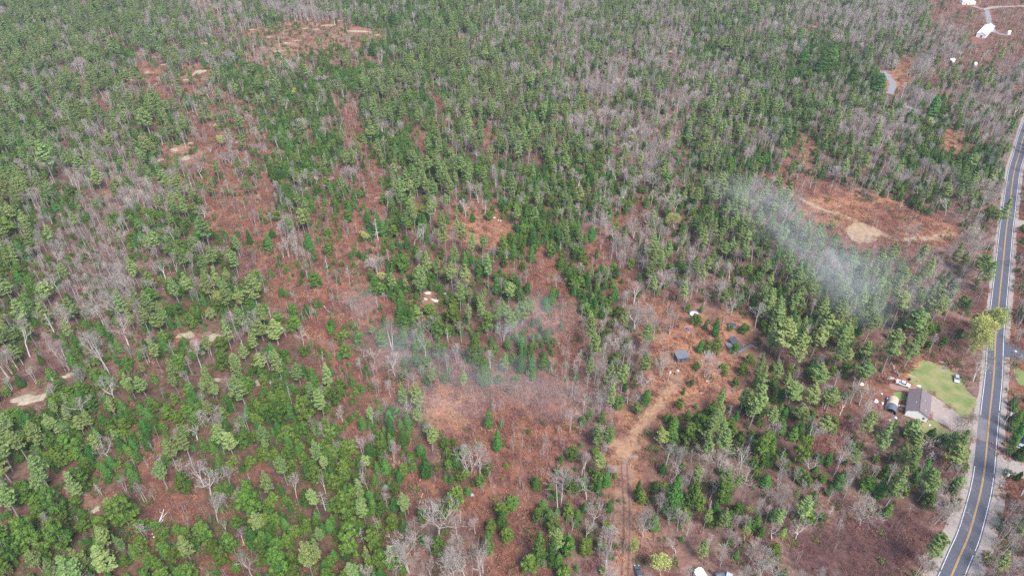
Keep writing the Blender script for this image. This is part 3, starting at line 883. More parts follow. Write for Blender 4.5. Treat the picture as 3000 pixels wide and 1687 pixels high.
# ------------------------------------------------------------------ which tree stands where
# trees one can pick out in the photograph: kind, foot (pixels), height in pixels, width in pixels (0: as it grows)
p_, s_, y_, b_, t_, g_, d_, x_ = 'white_pine', 'spruce_tree', 'bushy_pine', 'bare_tree', 'birch_tree', 'budding_tree', 'dead_tree', 'stems'
HERO = [
    (p_, 956, 659, 57, 28), (s_, 1079, 651, 42, 0), (s_, 1082, 673, 42, 0), (s_, 1111, 688, 64, 0), (s_, 1125, 692, 46, 0), (s_, 1091, 696, 36, 0), (d_, 1108, 703, 65, 0), (s_, 1060, 709, 26, 0),
    (y_, 965, 696, 30, 0), (y_, 966, 751, 40, 36), (s_, 910, 735, 54, 0), (s_, 922, 766, 34, 0), (s_, 1194, 730, 42, 0), (s_, 1176, 746, 30, 0), (s_, 1251, 718, 36, 0), (s_, 1043, 750, 30, 0),
    (s_, 1055, 757, 24, 0), (s_, 1065, 765, 26, 0), (s_, 1028, 763, 30, 14), (s_, 1077, 765, 38, 14), (y_, 1127, 749, 30, 0), (y_, 1116, 755, 18, 0), (s_, 1114, 771, 18, 0), (y_, 1183, 799, 52, 46),
    (y_, 1158, 793, 32, 0), (s_, 1138, 805, 28, 0), (y_, 1256, 757, 26, 0), (y_, 1212, 765, 20, 0), (s_, 1240, 777, 26, 0), (y_, 1293, 758, 32, 0), (y_, 1021, 789, 14, 0), (y_, 1041, 786, 16, 0),
    (y_, 932, 836, 36, 34), (y_, 1085, 824, 24, 0), (y_, 1237, 806, 22, 0), (y_, 1262, 822, 26, 0), (y_, 1198, 822, 22, 0), (y_, 1220, 823, 20, 0), (p_, 1215, 678, 93, 30), (p_, 1262, 673, 95, 30),
    (s_, 1246, 673, 44, 0), (p_, 1288, 675, 60, 0), (p_, 1308, 772, 155, 34), (p_, 1354, 733, 85, 42), (p_, 1387, 761, 78, 44), (p_, 1415, 747, 62, 36), (p_, 1430, 824, 84, 36), (s_, 1362, 782, 48, 28),
    (s_, 1407, 813, 66, 36), (s_, 1423, 806, 44, 0), (s_, 1506, 757, 45, 32), (s_, 1556, 768, 48, 26), (s_, 1561, 726, 58, 0), (s_, 1600, 709, 36, 0), (s_, 1604, 729, 26, 0), (s_, 1474, 642, 26, 0),
    (s_, 1592, 642, 40, 0), (p_, 1511, 662, 62, 40), (p_, 1631, 654, 48, 0), (p_, 1663, 643, 36, 0), (p_, 1340, 648, 48, 0), (y_, 1505, 835, 32, 38), (s_, 1673, 785, 24, 0), (s_, 1665, 825, 46, 0),
    (s_, 1651, 757, 24, 0), (d_, 1641, 740, 32, 0), (y_, 1451, 824, 28, 0), (y_, 1480, 820, 20, 0), (y_, 1461, 746, 20, 0), (y_, 1320, 822, 24, 0), (s_, 1347, 817, 36, 14), (s_, 906, 918, 28, 0),
    (s_, 926, 904, 30, 0), (s_, 939, 900, 24, 0), (y_, 926, 927, 18, 0), (s_, 976, 965, 36, 0), (s_, 960, 969, 20, 0), (y_, 974, 980, 24, 0), (y_, 1009, 968, 18, 0), (s_, 1037, 965, 27, 0),
    (y_, 1046, 974, 18, 0), (y_, 1009, 996, 28, 30), (y_, 1024, 993, 22, 0), (y_, 1052, 1011, 42, 32), (p_, 1092, 988, 34, 34), (y_, 1120, 1017, 48, 44), (s_, 1179, 1024, 66, 36), (s_, 1164, 1024, 32, 0),
    (y_, 1016, 1049, 42, 38), (t_, 1153, 1025, 98, 0), (b_, 1247, 1055, 95, 60), (b_, 1262, 983, 52, 0), (s_, 1172, 934, 58, 0), (s_, 1192, 937, 34, 0), (s_, 1210, 949, 54, 0), (p_, 1228, 943, 50, 40),
    (y_, 1259, 924, 34, 42), (s_, 1265, 850, 34, 0), (s_, 1293, 864, 32, 0), (s_, 1221, 878, 26, 0), (s_, 1204, 875, 18, 0), (b_, 1066, 1049, 34, 0), (y_, 1285, 999, 62, 40), (y_, 1287, 1049, 45, 0),
    (s_, 1127, 958, 42, 16), (s_, 915, 1008, 18, 0), (s_, 908, 1034, 26, 0), (p_, 1488, 892, 68, 48), (s_, 1455, 861, 50, 0), (s_, 1517, 871, 60, 42), (s_, 1545, 862, 40, 0), (s_, 1393, 899, 50, 28),
    (p_, 1421, 876, 40, 0), (p_, 1374, 958, 64, 28), (p_, 1477, 940, 64, 34), (p_, 1512, 973, 76, 42), (p_, 1530, 957, 84, 50), (p_, 1548, 924, 58, 40), (y_, 1432, 977, 66, 40), (p_, 1411, 949, 64, 0),
    (s_, 1617, 893, 54, 30), (s_, 1595, 893, 30, 0), (s_, 1558, 957, 28, 18), (s_, 1393, 1066, 88, 54), (d_, 1427, 982, 36, 0), (b_, 1468, 1013, 70, 36), (s_, 1516, 1013, 26, 0), (s_, 1562, 1004, 30, 0),
    (s_, 1586, 977, 24, 0), (s_, 1603, 1003, 36, 0), (s_, 1555, 1025, 24, 0), (s_, 1587, 1018, 26, 0), (s_, 1527, 1049, 32, 0), (s_, 1555, 1052, 34, 0), (s_, 1590, 1049, 28, 0), (s_, 1618, 1042, 20, 0),
    (s_, 1494, 1000, 16, 0), (s_, 1533, 990, 30, 0), (s_, 1526, 1091, 48, 34), (s_, 1559, 1100, 62, 36), (s_, 1594, 1079, 48, 0), (d_, 1314, 1005, 46, 0), (t_, 1352, 1004, 70, 0), (p_, 1312, 903, 40, 0),
    (y_, 1328, 949, 56, 44), (s_, 1421, 1124, 76, 58), (y_, 1462, 1125, 28, 0), (s_, 1433, 1253, 56, 32), (s_, 1458, 1319, 62, 34), (s_, 1561, 1420, 31, 20), (y_, 1340, 1490, 66, 58), (y_, 1500, 1490, 36, 46),
    (s_, 1470, 1540, 44, 0), (y_, 1439, 1564, 44, 40), (s_, 1431, 1620, 66, 42), (s_, 1485, 1505, 24, 0), (s_, 1590, 1505, 42, 0), (y_, 1575, 1533, 46, 32), (s_, 1578, 1650, 100, 58), (s_, 1617, 1655, 80, 40),
    (y_, 1551, 1672, 46, 0), (y_, 1714, 1622, 42, 48), (y_, 1660, 1626, 62, 50), (b_, 1287, 1580, 118, 118), (b_, 1202, 1678, 124, 88), (b_, 1378, 1389, 105, 60), (b_, 1407, 1390, 84, 40),
    (b_, 1369, 1712, 125, 100), (b_, 1411, 1702, 112, 90), (b_, 1330, 1712, 90, 70), (b_, 1262, 1692, 56, 50), (b_, 1703, 1397, 62, 60), (b_, 1718, 1463, 92, 100), (t_, 1644, 1486, 122, 0),
    (b_, 1734, 1544, 80, 60), (b_, 1714, 1583, 50, 60), (b_, 1675, 1556, 40, 40), (b_, 1885, 1572, 92, 84), (b_, 1924, 1505, 76, 50), (b_, 1959, 1537, 60, 36), (s_, 1963, 1513, 125, 82),
    (s_, 1866, 1463, 60, 34), (y_, 1877, 1474, 36, 0), (s_, 1959, 1300, 85, 50), (p_, 1932, 1304, 60, 44), (s_, 1148, 1276, 60, 34), (s_, 1186, 1300, 46, 44), (s_, 1198, 1260, 56, 36), (p_, 1229, 1255, 62, 0),
    (p_, 1268, 1319, 70, 50), (s_, 1248, 1397, 74, 44), (s_, 1338, 1373, 58, 38), (y_, 1427, 1392, 36, 22), (y_, 1365, 1404, 32, 0), (y_, 1408, 1432, 46, 26), (y_, 1345, 1412, 28, 0), (y_, 1311, 1335, 24, 0),
    (p_, 1074, 1380, 50, 40), (s_, 1132, 1385, 44, 0), (s_, 1171, 1412, 32, 0), (y_, 1023, 1529, 82, 58), (y_, 1124, 1513, 44, 40), (s_, 1155, 1490, 34, 36), (p_, 1190, 1529, 86, 46), (s_, 1186, 1556, 38, 36),
    (p_, 1070, 1537, 76, 56), (y_, 1039, 1630, 94, 62), (y_, 1097, 1622, 70, 50), (y_, 1155, 1668, 68, 62), (y_, 1116, 1665, 50, 0), (y_, 1287, 1626, 54, 50), (b_, 1078, 1436, 54, 40),
    # between the clearing and the road
    (p_, 2280, 1064, 130, 90), (p_, 2322, 1083, 120, 70), (p_, 2373, 1048, 92, 60), (p_, 2411, 1005, 86, 70), (p_, 2439, 1048, 100, 56), (p_, 2585, 1092, 132, 76), (p_, 2645, 1080, 102, 52),
    (p_, 2388, 1130, 72, 66), (p_, 2512, 1125, 76, 70), (p_, 2300, 1132, 40, 40), (p_, 2255, 1040, 80, 50), (p_, 2530, 1000, 92, 60), (p_, 2660, 985, 95, 70), (p_, 2720, 960, 110, 80), (p_, 2620, 940, 90, 60),
    (g_, 2830, 1030, 122, 110), (g_, 2860, 1005, 100, 100), (g_, 2890, 1010, 112, 80), (g_, 2850, 1040, 90, 80), (p_, 2921, 668, 88, 46), (p_, 2900, 672, 62, 40), (p_, 2870, 860, 96, 60), (p_, 2860, 830, 80, 66),
    (p_, 2194, 1260, 130, 66), (p_, 2248, 1257, 68, 54), (y_, 2040, 1290, 78, 80), (y_, 2012, 1300, 60, 50), (y_, 2159, 1315, 56, 34), (y_, 2221, 1346, 78, 48), (y_, 2338, 1358, 85, 44), (p_, 2310, 1192, 76, 84),
    (p_, 2420, 1205, 74, 62), (p_, 2335, 1240, 56, 50), (p_, 2408, 1280, 62, 54), (p_, 2563, 1340, 108, 50), (p_, 2630, 1375, 68, 50), (p_, 2640, 1312, 88, 60), (p_, 2662, 1340, 74, 60), (p_, 2486, 1378, 64, 44),
    (p_, 2595, 1484, 118, 66), (p_, 2688, 1445, 72, 40), (p_, 2775, 1382, 76, 90), (p_, 2325, 1476, 46, 28), (s_, 2240, 1422, 34, 50), (y_, 2112, 1476, 60, 54), (s_, 2025, 1484, 76, 64), (y_, 2043, 1499, 48, 36),
    (p_, 2060, 1554, 72, 36), (p_, 2104, 1562, 78, 46), (g_, 2180, 1587, 42, 30), (g_, 2290, 1585, 36, 34), (g_, 2186, 1515, 34, 30), (g_, 2990, 1450, 130, 90), (g_, 1936, 1694, 64, 66), (g_, 1858, 1622, 48, 30),
    (s_, 2960, 1262, 62, 34), (s_, 2966, 1300, 74, 36), (s_, 2952, 1330, 52, 30), (s_, 2982, 1345, 44, 40), (s_, 2754, 1304, 34, 40), (g_, 1975, 672, 44, 50), (g_, 1955, 668, 30, 30),
    # the yard with the sheds
    (s_, 2093, 985, 54, 34), (s_, 2064, 966, 28, 0), (y_, 2014, 914, 24, 0), (s_, 2053, 914, 22, 0), (y_, 2039, 952, 30, 36), (y_, 2140, 970, 20, 0), (y_, 2176, 974, 24, 34), (s_, 2049, 1032, 38, 24),
    (y_, 2070, 1034, 36, 28), (y_, 2097, 1034, 40, 32), (y_, 2151, 1037, 34, 30), (y_, 2172, 1099, 38, 34), (y_, 2118, 1083, 18, 24), (y_, 2122, 1103, 20, 0), (y_, 2192, 1064, 26, 26), (y_, 2039, 1082, 24, 26),
    (s_, 2219, 1103, 15, 0), (y_, 2024, 1132, 22, 0), (y_, 2151, 1132, 26, 26), (x_, 1935, 1105, 76, 56), (x_, 2064, 1107, 82, 60), (b_, 2141, 1074, 48, 40), (b_, 2217, 1086, 46, 30), (b_, 2116, 952, 92, 76),
    (b_, 2140, 925, 90, 50), (t_, 2210, 970, 86, 0), (t_, 1943, 993, 60, 0), (t_, 1962, 980, 66, 0),
    # the left half
    (b_, 377, 1012, 82, 90), (b_, 88, 1045, 116, 60), (b_, 322, 1097, 116, 50), (b_, 250, 1132, 66, 46), (b_, 345, 1182, 80, 56), (p_, 466, 1074, 80, 40), (d_, 160, 980, 60, 40), (p_, 68, 1070, 62, 60),
    (p_, 478, 978, 64, 66), (b_, 590, 1077, 86, 64), (b_, 890, 1013, 48, 44), (b_, 568, 1144, 62, 36), (p_, 774, 1002, 66, 60), (p_, 818, 1008, 74, 66), (y_, 868, 972, 46, 50), (p_, 724, 1064, 60, 36),
    (p_, 716, 1182, 82, 64), (y_, 660, 1085, 54, 42), (y_, 655, 1042, 56, 46), (p_, 628, 938, 38, 40), (p_, 618, 735, 102, 56), (p_, 628, 790, 70, 50), (s_, 790, 732, 52, 32), (p_, 756, 895, 92, 74),
    (y_, 930, 842, 40, 38), (s_, 800, 697, 28, 24), (p_, 160, 540, 130, 60), (p_, 440, 400, 82, 56), (p_, 300, 560, 60, 50), (y_, 30, 700, 60, 60), (s_, 625, 700, 30, 24), (s_, 645, 712, 36, 24),
    (s_, 735, 718, 44, 26), (s_, 780, 730, 30, 0), (y_, 450, 890, 46, 50), (p_, 150, 895, 70, 60), (b_, 215, 980, 80, 50), (b_, 300, 1050, 90, 40), (p_, 60, 1520, 92, 70), (p_, 160, 1450, 120, 66),
    (y_, 180, 1510, 84, 62), (y_, 250, 1440, 70, 60), (p_, 330, 1690, 90, 90), (p_, 560, 1640, 70, 60), (y_, 380, 1540, 84, 84), (y_, 100, 1600, 84, 90), (y_, 200, 1620, 90, 84), (y_, 40, 1640, 90, 84),
    (b_, 330, 1350, 66, 90), (p_, 690, 1342, 80, 60), (p_, 40, 1380, 90, 70), (b_, 640, 1530, 78, 76), (b_, 665, 1565, 40, 36), (b_, 675, 1418, 62, 60), (b_, 870, 1460, 64, 40), (b_, 955, 1445, 50, 46),
    (y_, 745, 1515, 84, 74), (p_, 915, 1690, 100, 88), (y_, 830, 1690, 86, 62), (b_, 740, 1690, 80, 50), (y_, 610, 1590, 60, 52), (y_, 680, 1615, 56, 46), (p_, 490, 1430, 76, 50), (d_, 18, 1440, 46, 0),
    (p_, 560, 1350, 90, 56), (y_, 930, 1415, 50, 50), (y_, 780, 1630, 46, 40), (y_, 550, 1450, 60, 56), (d_, 735, 1415, 28, 0), (d_, 855, 1180, 50, 0), (p_, 880, 1130, 60, 56), (y_, 820, 1240, 70, 62),
    (y_, 900, 1240, 80, 56), (y_, 990, 1190, 60, 40), (p_, 950, 1230, 90, 56), (s_, 2725, 340, 66, 40), (s_, 2400, 215, 60, 60), (s_, 2430, 190, 60, 60), (s_, 2490, 250, 60, 40), (s_, 2350, 190, 50, 50),
    (s_, 2570, 265, 50, 50), (s_, 1155, 85, 50, 40), (s_, 1090, 165, 40, 30), (b_, 2830, 640, 66, 60), (b_, 2860, 640, 96, 60), (b_, 2660, 720, 70, 30), (b_, 2680, 820, 90, 50), (t_, 2880, 1100, 60, 0),
    (b_, 2850, 1115, 80, 90), (b_, 2790, 1262, 44, 60), (b_, 2835, 1240, 40, 70), (b_, 2470, 1460, 60, 60), (b_, 2440, 1395, 110, 50), (b_, 2360, 1300, 60, 80),
]
LEDGE = [(513, 132, 6, 3), (598, 128, 9, 3.5), (583, 212, 10, 10), (435, 214, 8, 5), (509, 439, 6, 5), (544, 464, 5, 7), (699, 418, 6.5, 2.2), (817, 150, 8, 3.5), (840, 127, 8, 3), (350, 307, 4, 3.5),
         (334, 167, 5, 2.5), (928, 87, 7, 3), (893, 84, 7, 2.5), (1052, 93, 22, 6), (1102, 104, 8, 4), (1967, 152, 7, 4), (929, 522, 3.2, 5), (970, 524, 4, 4), (901, 552, 3.5, 2), (1105, 580, 4, 2), (1296, 861, 5, 1.6),
         (1246, 876, 1.8, 2.2), (1262, 900, 1.2, 3.2), (1274, 880, 3.8, 1.8), (1254, 858, 4, 1.6), (545, 982, 6.5, 5.5), (625, 988, 6, 4.5), (640, 1022, 3.5, 3.2), (90, 1168, 13, 6), (198, 1101, 5, 3.2), (214, 1385, 4, 7), (208, 1425, 2.6, 5),
         (246, 1441, 3.0, 2.4), (281, 1492, 3.0, 2.6), (638, 1112, 3.2, 2.0), (752, 1122, 4, 3), (640, 100, 8, 3), (455, 168, 6, 3), (690, 60, 8, 2.5), (1000, 62, 10, 2.5), (2380, 80, 10, 3), (1500, 1190, .9, .7), (480, 190, 5, 3), (545, 235, 5, 3), (660, 130, 7, 2.5), (740, 88, 9, 2.5), (790, 110, 8, 2.5), (870, 120, 8, 2.5), (960, 75, 12, 2.5), (380, 235, 5, 3), (500, 250, 5, 3), (470, 470, 4, 4), (560, 420, 4, 3)]
kinds = list(SRC)
DENS = {  # trees per 100 square metres
    'P': (2.23, 1.62, 1.22, 0.30, 0.74, 0.01, 0.08),
    'E': (0.51, 3.65, 2.56, 0.15, 0.61, 0.01, 0.08),
    'B': (0.51, 2.03, 5.13, 0.16, 0.16, 0.01, 0.09),
    'M': (1.11, 1.69, 1.22, 0.34, 1.49, 0.01, 0.11),
    'H': (0.37, 0.63, 0.52, 0.34, 3.33, 0.01, 0.07),
    'G': (0.12, 0.29, 1.61, 0.23, 3.45, 0.01, 0.06),
    'R': (0.01, 0.10, 0.12, 0.01, 0.45, 0.01, 0.03),
    'O': (0.00, 0.05, 0.08, 0.01, 0.12, 0.00, 0.01),
    'S': (0.25, 1.26, 1.21, 0.08, 0.80, 0.01, 0.07),
    'L': (0.04, 0.20, 0.45, 0.03, 0.22, 0.00, 0.04),
    'D': (0.00, 0.03, 0.03, 0.05, 0.40, 0.00, 0.02),
    'Y': (0.17, 0.10, 0.10, 0.35, 0.80, 0.12, 0.05),
}
HT = {'white_pine': (9.5, 20), 'spruce_tree': (3.0, 9.5), 'bushy_pine': (3.0, 8.5), 'bare_tree': (7, 13), 'birch_tree': (6, 14), 'budding_tree': (5, 10), 'dead_tree': (5, 11)}
trees = []          # kind, x, y, height, width factor, variant, hero


def line_px(l):
    return np.array([(p.x, p.y) for p in l])


def near_line(pts, line, dist):
    d = np.full(len(pts), 1e9)
    for i in range(0, len(line), 2):
        d = np.minimum(d, (pts[:, 0] - line[i].x) ** 2 + (pts[:, 1] - line[i].y) ** 2)
    return d < dist * dist


def in_poly(pts, poly, grow=0.0):
    c = sum((Vector((p.x, p.y)) for p in poly), Vector((0, 0))) / len(poly)
    q = [(c.x + (p.x - c.x) * (1 + grow), c.y + (p.y - c.y) * (1 + grow)) for p in poly]
    x, y = pts[:, 0], pts[:, 1]
    ins = np.zeros(len(pts), bool)
    j = len(q) - 1
    for i in range(len(q)):
        xi, yi = q[i]
        xj, yj = q[j]
        ins ^= ((yi > y) != (yj > y)) & (x < (xj - xi) * (y - yi) / (yj - yi + 1e-12) + xi)
        j = i
    return ins


YARD_ALL = [at(*p) for p in [(2560, 1140), (2610, 1105), (2660, 1100), (2720, 1140), (2735, 1245), (2660, 1240), (2600, 1215), (2560, 1190)]]
SHED_ZONE = [at(*p) for p in [(1975, 1020), (2025, 1020), (2025, 1068), (1975, 1068)]]
RUIN_ZONE = [at(*p) for p in [(2125, 970), (2210, 970), (2215, 1040), (2130, 1045)]]
POOL_ZONE = [at(*p) for p in [(2012, 908), (2058, 908), (2058, 940), (2012, 940)]]
SLAB_ZONE = [at(*p) for p in [(2130, 944), (2160, 944), (2160, 972), (2130, 972)]]
CABIN_ZONE = [at(*p) for p in [(2030, 1660), (2150, 1660), (2150, 1760), (2030, 1760)]]
CAR_ZONE = [at(*p) for p in [(1850, 1655), (1890, 1655), (1895, 1720), (1850, 1720)]]
FARWH = [at(*p) for p in [(2845, 100), (2890, 72), (2915, 85), (2880, 130), (2850, 128)]]
FARHO = [at(*p) for p in [(2805, 0), (2862, 0), (2862, 24), (2805, 24)]]
BLUE_ZONE = [at(*p) for p in [(2972, 1275), (3040, 1275), (3040, 1325), (2972, 1325)]]


ROCKS = [(at(l[0], l[1]).x, at(l[0], l[1]).y, max(l[2], l[3]) * .55) for l in LEDGE]


def keep_out(pts, extra=0.0, path=0.0):
    k = near_line(pts, ROAD, 6.0 + extra)
    for l, d in ((TRACK, 3.8 + path), (TRACK2, 1.6 + path * .3), (MUD, 2.6 + path * .6), (PATH, 2.4), (GRAV, 6.5), (GRAV2, 2.6), (FARDR, 5.5), (FARDR2, 5.5), (SIDE, 4.5), (DRIVE_R, 4.5), (DRIVE_U, 4.5)):
        k |= near_line(pts, l, d + extra)
    for g in (LAWN, YARD, FRONT, DRIVEWAY, DIRT, RLAWN, FIELD, FORK, PUDDLE, YARD_ALL, SHED_ZONE, RUIN_ZONE, POOL_ZONE, SLAB_ZONE, CABIN_ZONE, CAR_ZONE, FARWH, FARHO, BLUE_ZONE):
        k |= in_poly(pts, g)
    for x, y, r_ in ROCKS:
        k |= (pts[:, 0] - x) ** 2 + (pts[:, 1] - y) ** 2 < (r_ + extra) ** 2
    return k


grid = {}


def free(x, y, r):
    cx, cy = int(x // 5), int(y // 5)
    for i in range(cx - 1, cx + 2):
        for j in range(cy - 1, cy + 2):
            for (a, b2, q) in grid.get((i, j), ()):
                if (a - x) ** 2 + (b2 - y) ** 2 < (r + q) ** 2:
                    return False
    return True


def put(x, y, r):
    grid.setdefault((int(x // 5), int(y // 5)), []).append((x, y, r))


for k, px, py, hp, wp in HERO:
    g = at(px, py)
    h = tall(px, py, hp)
    white = k == 'stems'
    if white:
        k = 'bare_tree'
    src = WHITE_STEMS if white else SRC[k]
    i = rnd.randrange(len(src))
    den_ = g.y * CP + (CAM_H - h * .5) * SP
    wm = wp * den_ / 2000                                          # width in metres
    s = h / src[i][1]
    wf = 1.0 if not wp else max(.55, min(1.9, wm / (2 * src[i][2] * s)))
    trees.append([k, g.x, g.y, h, wf, ('W', i) if white else i, True, px, py])
    put(g.x, g.y, RAD[k] * .75 * max(.6, min(1.6, s * wf)))

# everything else, by the density of its zone
step = 2.3
xs, ys = np.arange(-640, 640, step), np.arange(72, 980, step)
XX, YY = np.meshgrid(xs, ys)
XX = (XX + nrng.uniform(-1.1, 1.1, XX.shape)).ravel()
YY = (YY + nrng.uniform(-1.1, 1.1, YY.shape)).ravel()
PX, PY = pix(XX, YY)
ok = (PX > -260) & (PX < 3260) & (PY > -110) & (PY < 1960)
XX, YY, PX, PY = XX[ok], YY[ok], PX[ok], PY[ok]
pts = np.stack([XX, YY], 1)
koT, koB = keep_out(pts, 0.6), keep_out(pts, -0.8, -1.5)
_, PYm = pix(XX, YY, 4.0)
Z = zone_at(np.clip(PX, -40, 3040), np.clip(PYm, -40, 1740), nrng, 34)
order = nrng.permutation(len(XX))
# views the photograph has clear: no tall tree may stand in front of them (pixel boxes; left, top, right, bottom)
CLEAR = [(2575, 1100, 2740, 1205), (2670, 1050, 2850, 1250), (1905, 990, 2030, 1125), (2010, 895, 2215, 1125), (1808, 1290, 1868, 1640), (1870, 1180, 1950, 1300), (1920, 1095, 1990, 1200), (2470, 640, 2800, 712),
         (1840, 1640, 1890, 1687), (2030, 1655, 2150, 1687), (2590, 200, 2625, 275), (2400, 600, 2500, 650), (1290, 1150, 1350, 1230), (1480, 1130, 1660, 1230), (1500, 1380, 1560, 1687), (1370, 640, 1470, 715), (2860, 70, 2960, 115), (2810, 0, 2990, 24)]
CLEAR += [(l[0] - 9 - 2 * l[2] * (.3 + l[1] / 1700), l[1] - 6, l[0] + 9 + 2 * l[2] * (.3 + l[1] / 1700), l[1] + 5) for l in LEDGE]
road_y = np.array([pix(p.x, p.y)[1] for p in ROAD])[::-1]
road_x = np.array([pix(p.x, p.y)[0] for p in ROAD])[::-1]


HBOX = {}            # the crowns of the trees listed above, by pixel cell: nothing grows right in front of them
for hk, hx, hy, hh, hw_ in HERO:
    wx_ = (hw_ or hh * .5) * .42
    for ci in range(int((hx - wx_) // 60), int((hx + wx_) // 60) + 1):
        for cj in range(int((hy - hh) // 60), int(hy // 60) + 1):
            HBOX.setdefault((ci, cj), []).append((hx, hy - hh * 1.02, hy - hh * .18, wx_))


def blocks(k, x, y, h):
    for q in (.35, .65, .95):
        a, c = pix(x, y, h * q)
        for x0, y0, x1, y1 in CLEAR:
            if x0 < a < x1 and y0 < c < y1:
                return True
        for hx, y0, y1, wx_ in HBOX.get((int(a // 60), int(c // 60)), ()):
            if abs(a - hx) < wx_ and y0 < c < y1 and pix(x, y)[1] > y1:
                return True
        if abs(a - np.interp(c, road_y, road_x)) < (30 if k not in ('bare_tree', 'birch_tree') else 22) * (.4 + .6 * min(1.3, max(0, c) / 1300)) and a < 3000:
            return True
    return False

roll = nrng.random(len(XX))
# a slow wandering field so that kinds come in stands rather than evenly mixed
fld = np.sin(XX * .071 + 1.3 * np.sin(YY * .043)) + np.sin(YY * .083 + 1.7 * np.sin(XX * .037 + 2)) + .7 * np.sin(XX * .19 + YY * .13)
fld2 = np.sin(XX * .055 - YY * .061 + 2) + np.sin(YY * .11 + 1.1 * np.sin(XX * .06)) + .7 * np.sin(XX * .23 - YY * .17)
for i in order:
    if koT[i]:
        continue
    dn = DENS.get(chr(Z[i]))
    a = [v * step * step / 100 for v in dn]
    e1, e2 = math.exp(.42 * fld[i]), math.exp(.40 * fld2[i])
    a = [a[0] * e2, a[1] * e1, a[2] * e1, a[3] / e1, a[4] / e1, a[5], a[6]]
    r = roll[i]
    for k, q in zip(kinds, a):
        if r < q:
            break
        r -= q
    else:
        continue
    lo, hi = HT[k]
    u = rnd.random() * .7 + .3 * rnd.random()
    z = chr(Z[i])
    h = lo + (hi - lo) * u
    if z in 'RSOL' and k in ('spruce_tree', 'bushy_pine'):
        h *= .62
    if z in 'RGDO' and k in ('birch_tree', 'bare_tree'):
        h *= .62 if z != 'G' else .8
    if z == 'G' and k == 'bushy_pine':
        h *= .7
    if z == 'B' and k == 'bushy_pine':
        h *= 1.1
    if k == 'white_pine' and z in 'BE':
        h *= .82
    v = rnd.randrange(len(SRC[k]))
    s = h / SRC[k][v][1]
    rad = RAD[k] * max(.45, s * REF[k] / REF[k])
    if not free(XX[i], YY[i], rad * .66) or blocks(k, XX[i], YY[i], h):
        continue
    put(XX[i], YY[i], rad * .66)
    trees.append([k, float(XX[i]), float(YY[i]), h, rnd.uniform(.85, 1.18), v, False, float(PX[i]), float(PY[i])])
# small conifers under and between them
roll3 = nrng.random(len(XX))
YD = {'B': 5.0, 'E': 4.0, 'P': 2.2, 'M': 2.2, 'G': 1.0, 'S': 1.2, 'H': .5, 'L': .8, 'R': .12}
for i in np.nonzero(roll3 < .27)[0]:
    if koT[i] or roll3[i] > YD.get(chr(Z[i]), 0) * step * step / 100 * math.exp(.5 * fld[i]):
        continue
    k = 'spruce_tree' if rnd.random() < .6 else 'bushy_pine'
    h = rnd.uniform(1.4, 3.8)
    if blocks(k, XX[i], YY[i], h):
        continue
    trees.append([k, float(XX[i] + .9), float(YY[i] + .7), h, rnd.uniform(1.0, 1.5), rnd.randrange(8), False, float(PX[i]), float(PY[i])])
print('TREES', len(trees), {k: sum(t[0] == k for t in trees) for k in kinds})

